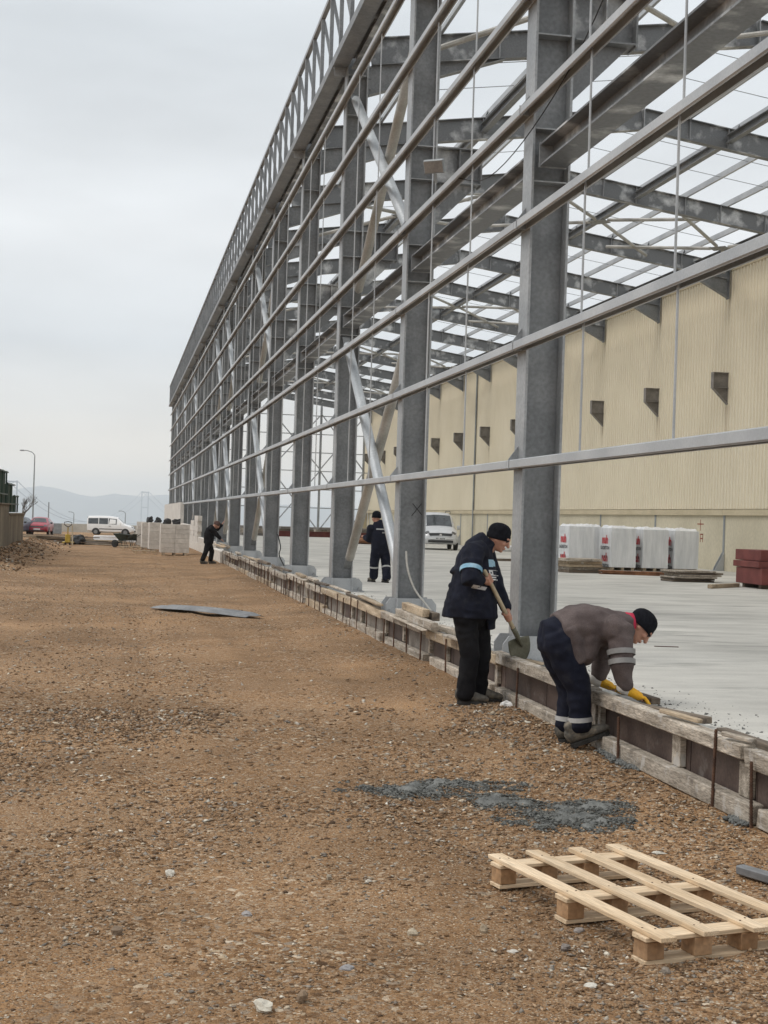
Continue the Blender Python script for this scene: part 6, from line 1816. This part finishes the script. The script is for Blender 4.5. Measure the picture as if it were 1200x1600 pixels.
# ---- worker walking on the slab, seen from behind
def worker_yard():
    w4 = empty('person', (5.65, 30.5, SLAB), 'worker in navy work clothes and black beanie walking away on the slab', 'person')
    b = V3(5.65, 30.5, 0)
    hc = V3(5.545, 30.57, 1.825); fw = V3(-.42, .75, -.42); up = V3(-.1, .3, .95)
    H_ = G(); f_, u_, s_ = head_geo(H_, hc, fw, up)
    shL, shR = V3(5.43, 30.50, 1.60), V3(5.80, 30.62, 1.61)
    elL, elR = V3(5.40, 30.58, 1.33), V3(5.84, 30.74, 1.34)
    wrL, wrR = V3(5.34, 30.80, 1.39), V3(5.70, 30.92, 1.36)
    hipL, hipR = V3(5.56, 30.48, 1.17), V3(5.75, 30.55, 1.17)
    knL, knR = V3(5.53, 30.56, .82), V3(5.79, 30.55, .82)
    anL, anR = V3(5.54, 30.62, .52), V3(5.79, 30.40, .50)
    H_.tube([hc - u_ * .07, V3(5.58, 30.53, 1.70)], [.058, .065], 12, rnd=True)
    H_.tube([V3(5.61, 30.54, 1.62), V3(5.65, 30.53, 1.4), V3(5.66, 30.52, 1.2)], [(.17, .10), (.15, .11), (.16, .11)], 14, side=(.95, .3, 0), rnd=True)
    H_.tube([shL, elL, wrL], [.05, .042, .03], 12, rnd=True); H_.tube([shR, elR, wrR], [.05, .042, .03], 12, rnd=True)
    H_.tube([hipL, knL, anL], [.075, .05, .035], 12, rnd=True); H_.tube([hipR, knR, anR], [.075, .05, .035], 12, rnd=True)
    flat_hand(H_, wrL, V3(-.1, .9, .1), V3(0, -.1, 1), V3(1, .1, 0)); flat_hand(H_, wrR, V3(-.5, .8, .1), V3(0, 0, 1), V3(-.8, -.5, 0))
    remesh(H_, 'body', .008, 2, 0, mat=M['skin'], parent=w4)
    beanie(hc, f_, u_, w4, M['beanie'], tilt=.5)
    J = G(); sv = (.95, .3, 0)
    J.tube([V3(5.66, 30.53, 1.13), V3(5.66, 30.53, 1.3), V3(5.64, 30.54, 1.45), V3(5.62, 30.55, 1.58), V3(5.60, 30.55, 1.69), V3(5.575, 30.55, 1.755)], [(.225, .175), (.22, .175), (.225, .17), (.215, .15), (.14, .12), (.09, .09)], 20, side=sv)
    for sh_, el, wr in ((shL, elL, wrL), (shR, elR, wrR)):
        J.tube([sh_, sh_.lerp(el, .5), el, el.lerp(wr, .5), el.lerp(wr, .9)], [.095, .085, .078, .068, .058], 14, rnd=True)
    jk = remesh(J, 'jacket', .014, 4, .008, 8, 4, M['navy'], w4)
    bv = bvh_of(jk)
    decal('reflective_band', bv, V3(5.66, 30.4, 1.575), V3(.26, .07, 0), V3(0, 0, .028), V3(-.2, 1, 0), jk, M['refl'])
    decal('reflective_band', bv, V3(5.72, 30.4, 1.50), V3(.14, .04, 0), V3(0, 0, .03), V3(-.2, 1, 0), jk, M['refl_dim'])
    T_ = G()
    T_.tube([V3(5.66, 30.52, 1.25), V3(5.66, 30.52, 1.12)], [(.18, .14), (.20, .16)], 16, side=sv, rnd=True)
    for hp, kn, an in ((hipL, knL, anL), (hipR, knR, anR)):
        T_.tube([hp, hp.lerp(kn, .5), kn, kn.lerp(an, .5), kn.lerp(an, .94)], [.12, .11, .10, .095, .098], 14, rnd=True)
    remesh(T_, 'trousers', .014, 4, .008, 8, 6, M['navy2'], w4)
    for kn, an in ((knL, anL), (knR, anR)):
        e = cuff_dir(kn, an); c_ = kn.lerp(an, .25); band([c_ - e * .018, c_ + e * .018], [.105, .104], w4, M['refl'])
    shoe((5.56, 30.58, SLAB + .002), (5.46, 30.83, SLAB + .002), w4, h=.06); shoe((5.81, 30.36, SLAB + .002), (5.74, 30.62, SLAB + .002), w4, h=.06)
worker_yard()

# ---- worker in black at the far end of the formwork
def worker_far():
    z0 = gl(3.1, 50.6)
    w3 = empty('person', (3.15, 50.6, z0), 'worker in black leaning over the far end of the formwork', 'person')
    hc = V3(3.44, 50.58, 1.41); fw = V3(.72, -.1, -.68); up = V3(.7, 0, .7)
    H_ = G(); f_, u_, s_ = head_geo(H_, hc, fw, up)
    shR, shL = V3(3.26, 50.42, 1.27), V3(3.28, 50.78, 1.27)
    elR, elL = V3(3.44, 50.36, 1.06), V3(3.48, 50.84, 1.26)
    wrR, wrL = V3(3.58, 50.45, .93), V3(3.64, 50.80, 1.43)
    hipR, hipL = V3(3.16, 50.5, .80), V3(3.18, 50.7, .80)
    knR, knL = V3(3.08, 50.46, .45), V3(3.31, 50.72, .45)
    anR, anL = V3(2.96, 50.44, .14), V3(3.27, 50.74, .14)
    H_.tube([hc - u_ * .07, V3(3.33, 50.6, 1.34)], [.058, .065], 12, rnd=True)
    H_.tube([V3(3.29, 50.6, 1.28), V3(3.20, 50.6, .9)], [(.17, .1), (.16, .11)], 12, side=(0, 1, 0), rnd=True)
    H_.tube([shR, elR, wrR], [.05, .042, .03], 10, rnd=True); H_.tube([shL, elL, wrL], [.05, .042, .03], 10, rnd=True)
    H_.tube([hipR, knR, anR], [.075, .05, .035], 10, rnd=True); H_.tube([hipL, knL, anL], [.075, .05, .035], 10, rnd=True)
    flat_hand(H_, wrR, V3(.7, .2, -.6), V3(.5, 0, .8), V3(0, 1, 0)); flat_hand(H_, wrL, V3(.5, 0, .8), V3(-.8, 0, .5), V3(0, -1, 0))
    remesh(H_, 'body', .009, 2, 0, mat=M['skin'], parent=w3)
    beanie(hc, f_, u_, w3, pm('brown_knit_cap', (.07, .04, .035), (.10, .06, .05), 20, .95), tilt=.3)
    J = G()
    J.tube([V3(3.17, 50.6, .74), V3(3.18, 50.6, .9), V3(3.19, 50.6, 1.08), V3(3.22, 50.6, 1.22), V3(3.29, 50.6, 1.32), V3(3.33, 50.6, 1.36)], [(.21, .17), (.215, .18), (.22, .185), (.20, .16), (.14, .12), (.09, .085)], 18, side=(0, 1, 0))
    for sh_, el, wr in ((shR, elR, wrR), (shL, elL, wrL)):
        J.tube([sh_, sh_.lerp(el, .5), el, el.lerp(wr, .9)], [.10, .09, .08, .06], 14, rnd=True)
    remesh(J, 'jacket', .016, 4, .008, 8, 14, M['blackcloth'], w3)
    T_ = G(); T_.tube([V3(3.17, 50.6, .88), V3(3.17, 50.6, .76)], [(.18, .14), (.19, .15)], 14, side=(0, 1, 0), rnd=True)
    for hp, kn, an in ((hipR, knR, anR), (hipL, knL, anL)):
        T_.tube([hp, kn, kn.lerp(an, .92)], [.115, .09, .085], 14, rnd=True)
    remesh(T_, 'trousers', .016, 4, .006, 8, 3, M['blackcloth'], w3)
    shoe((2.90, 50.45, z0 + .002), (3.15, 50.40, z0 + .002), w3, h=.06); shoe((3.21, 50.75, z0 + .002), (3.47, 50.70, z0 + .002), w3, h=.06)
worker_far()
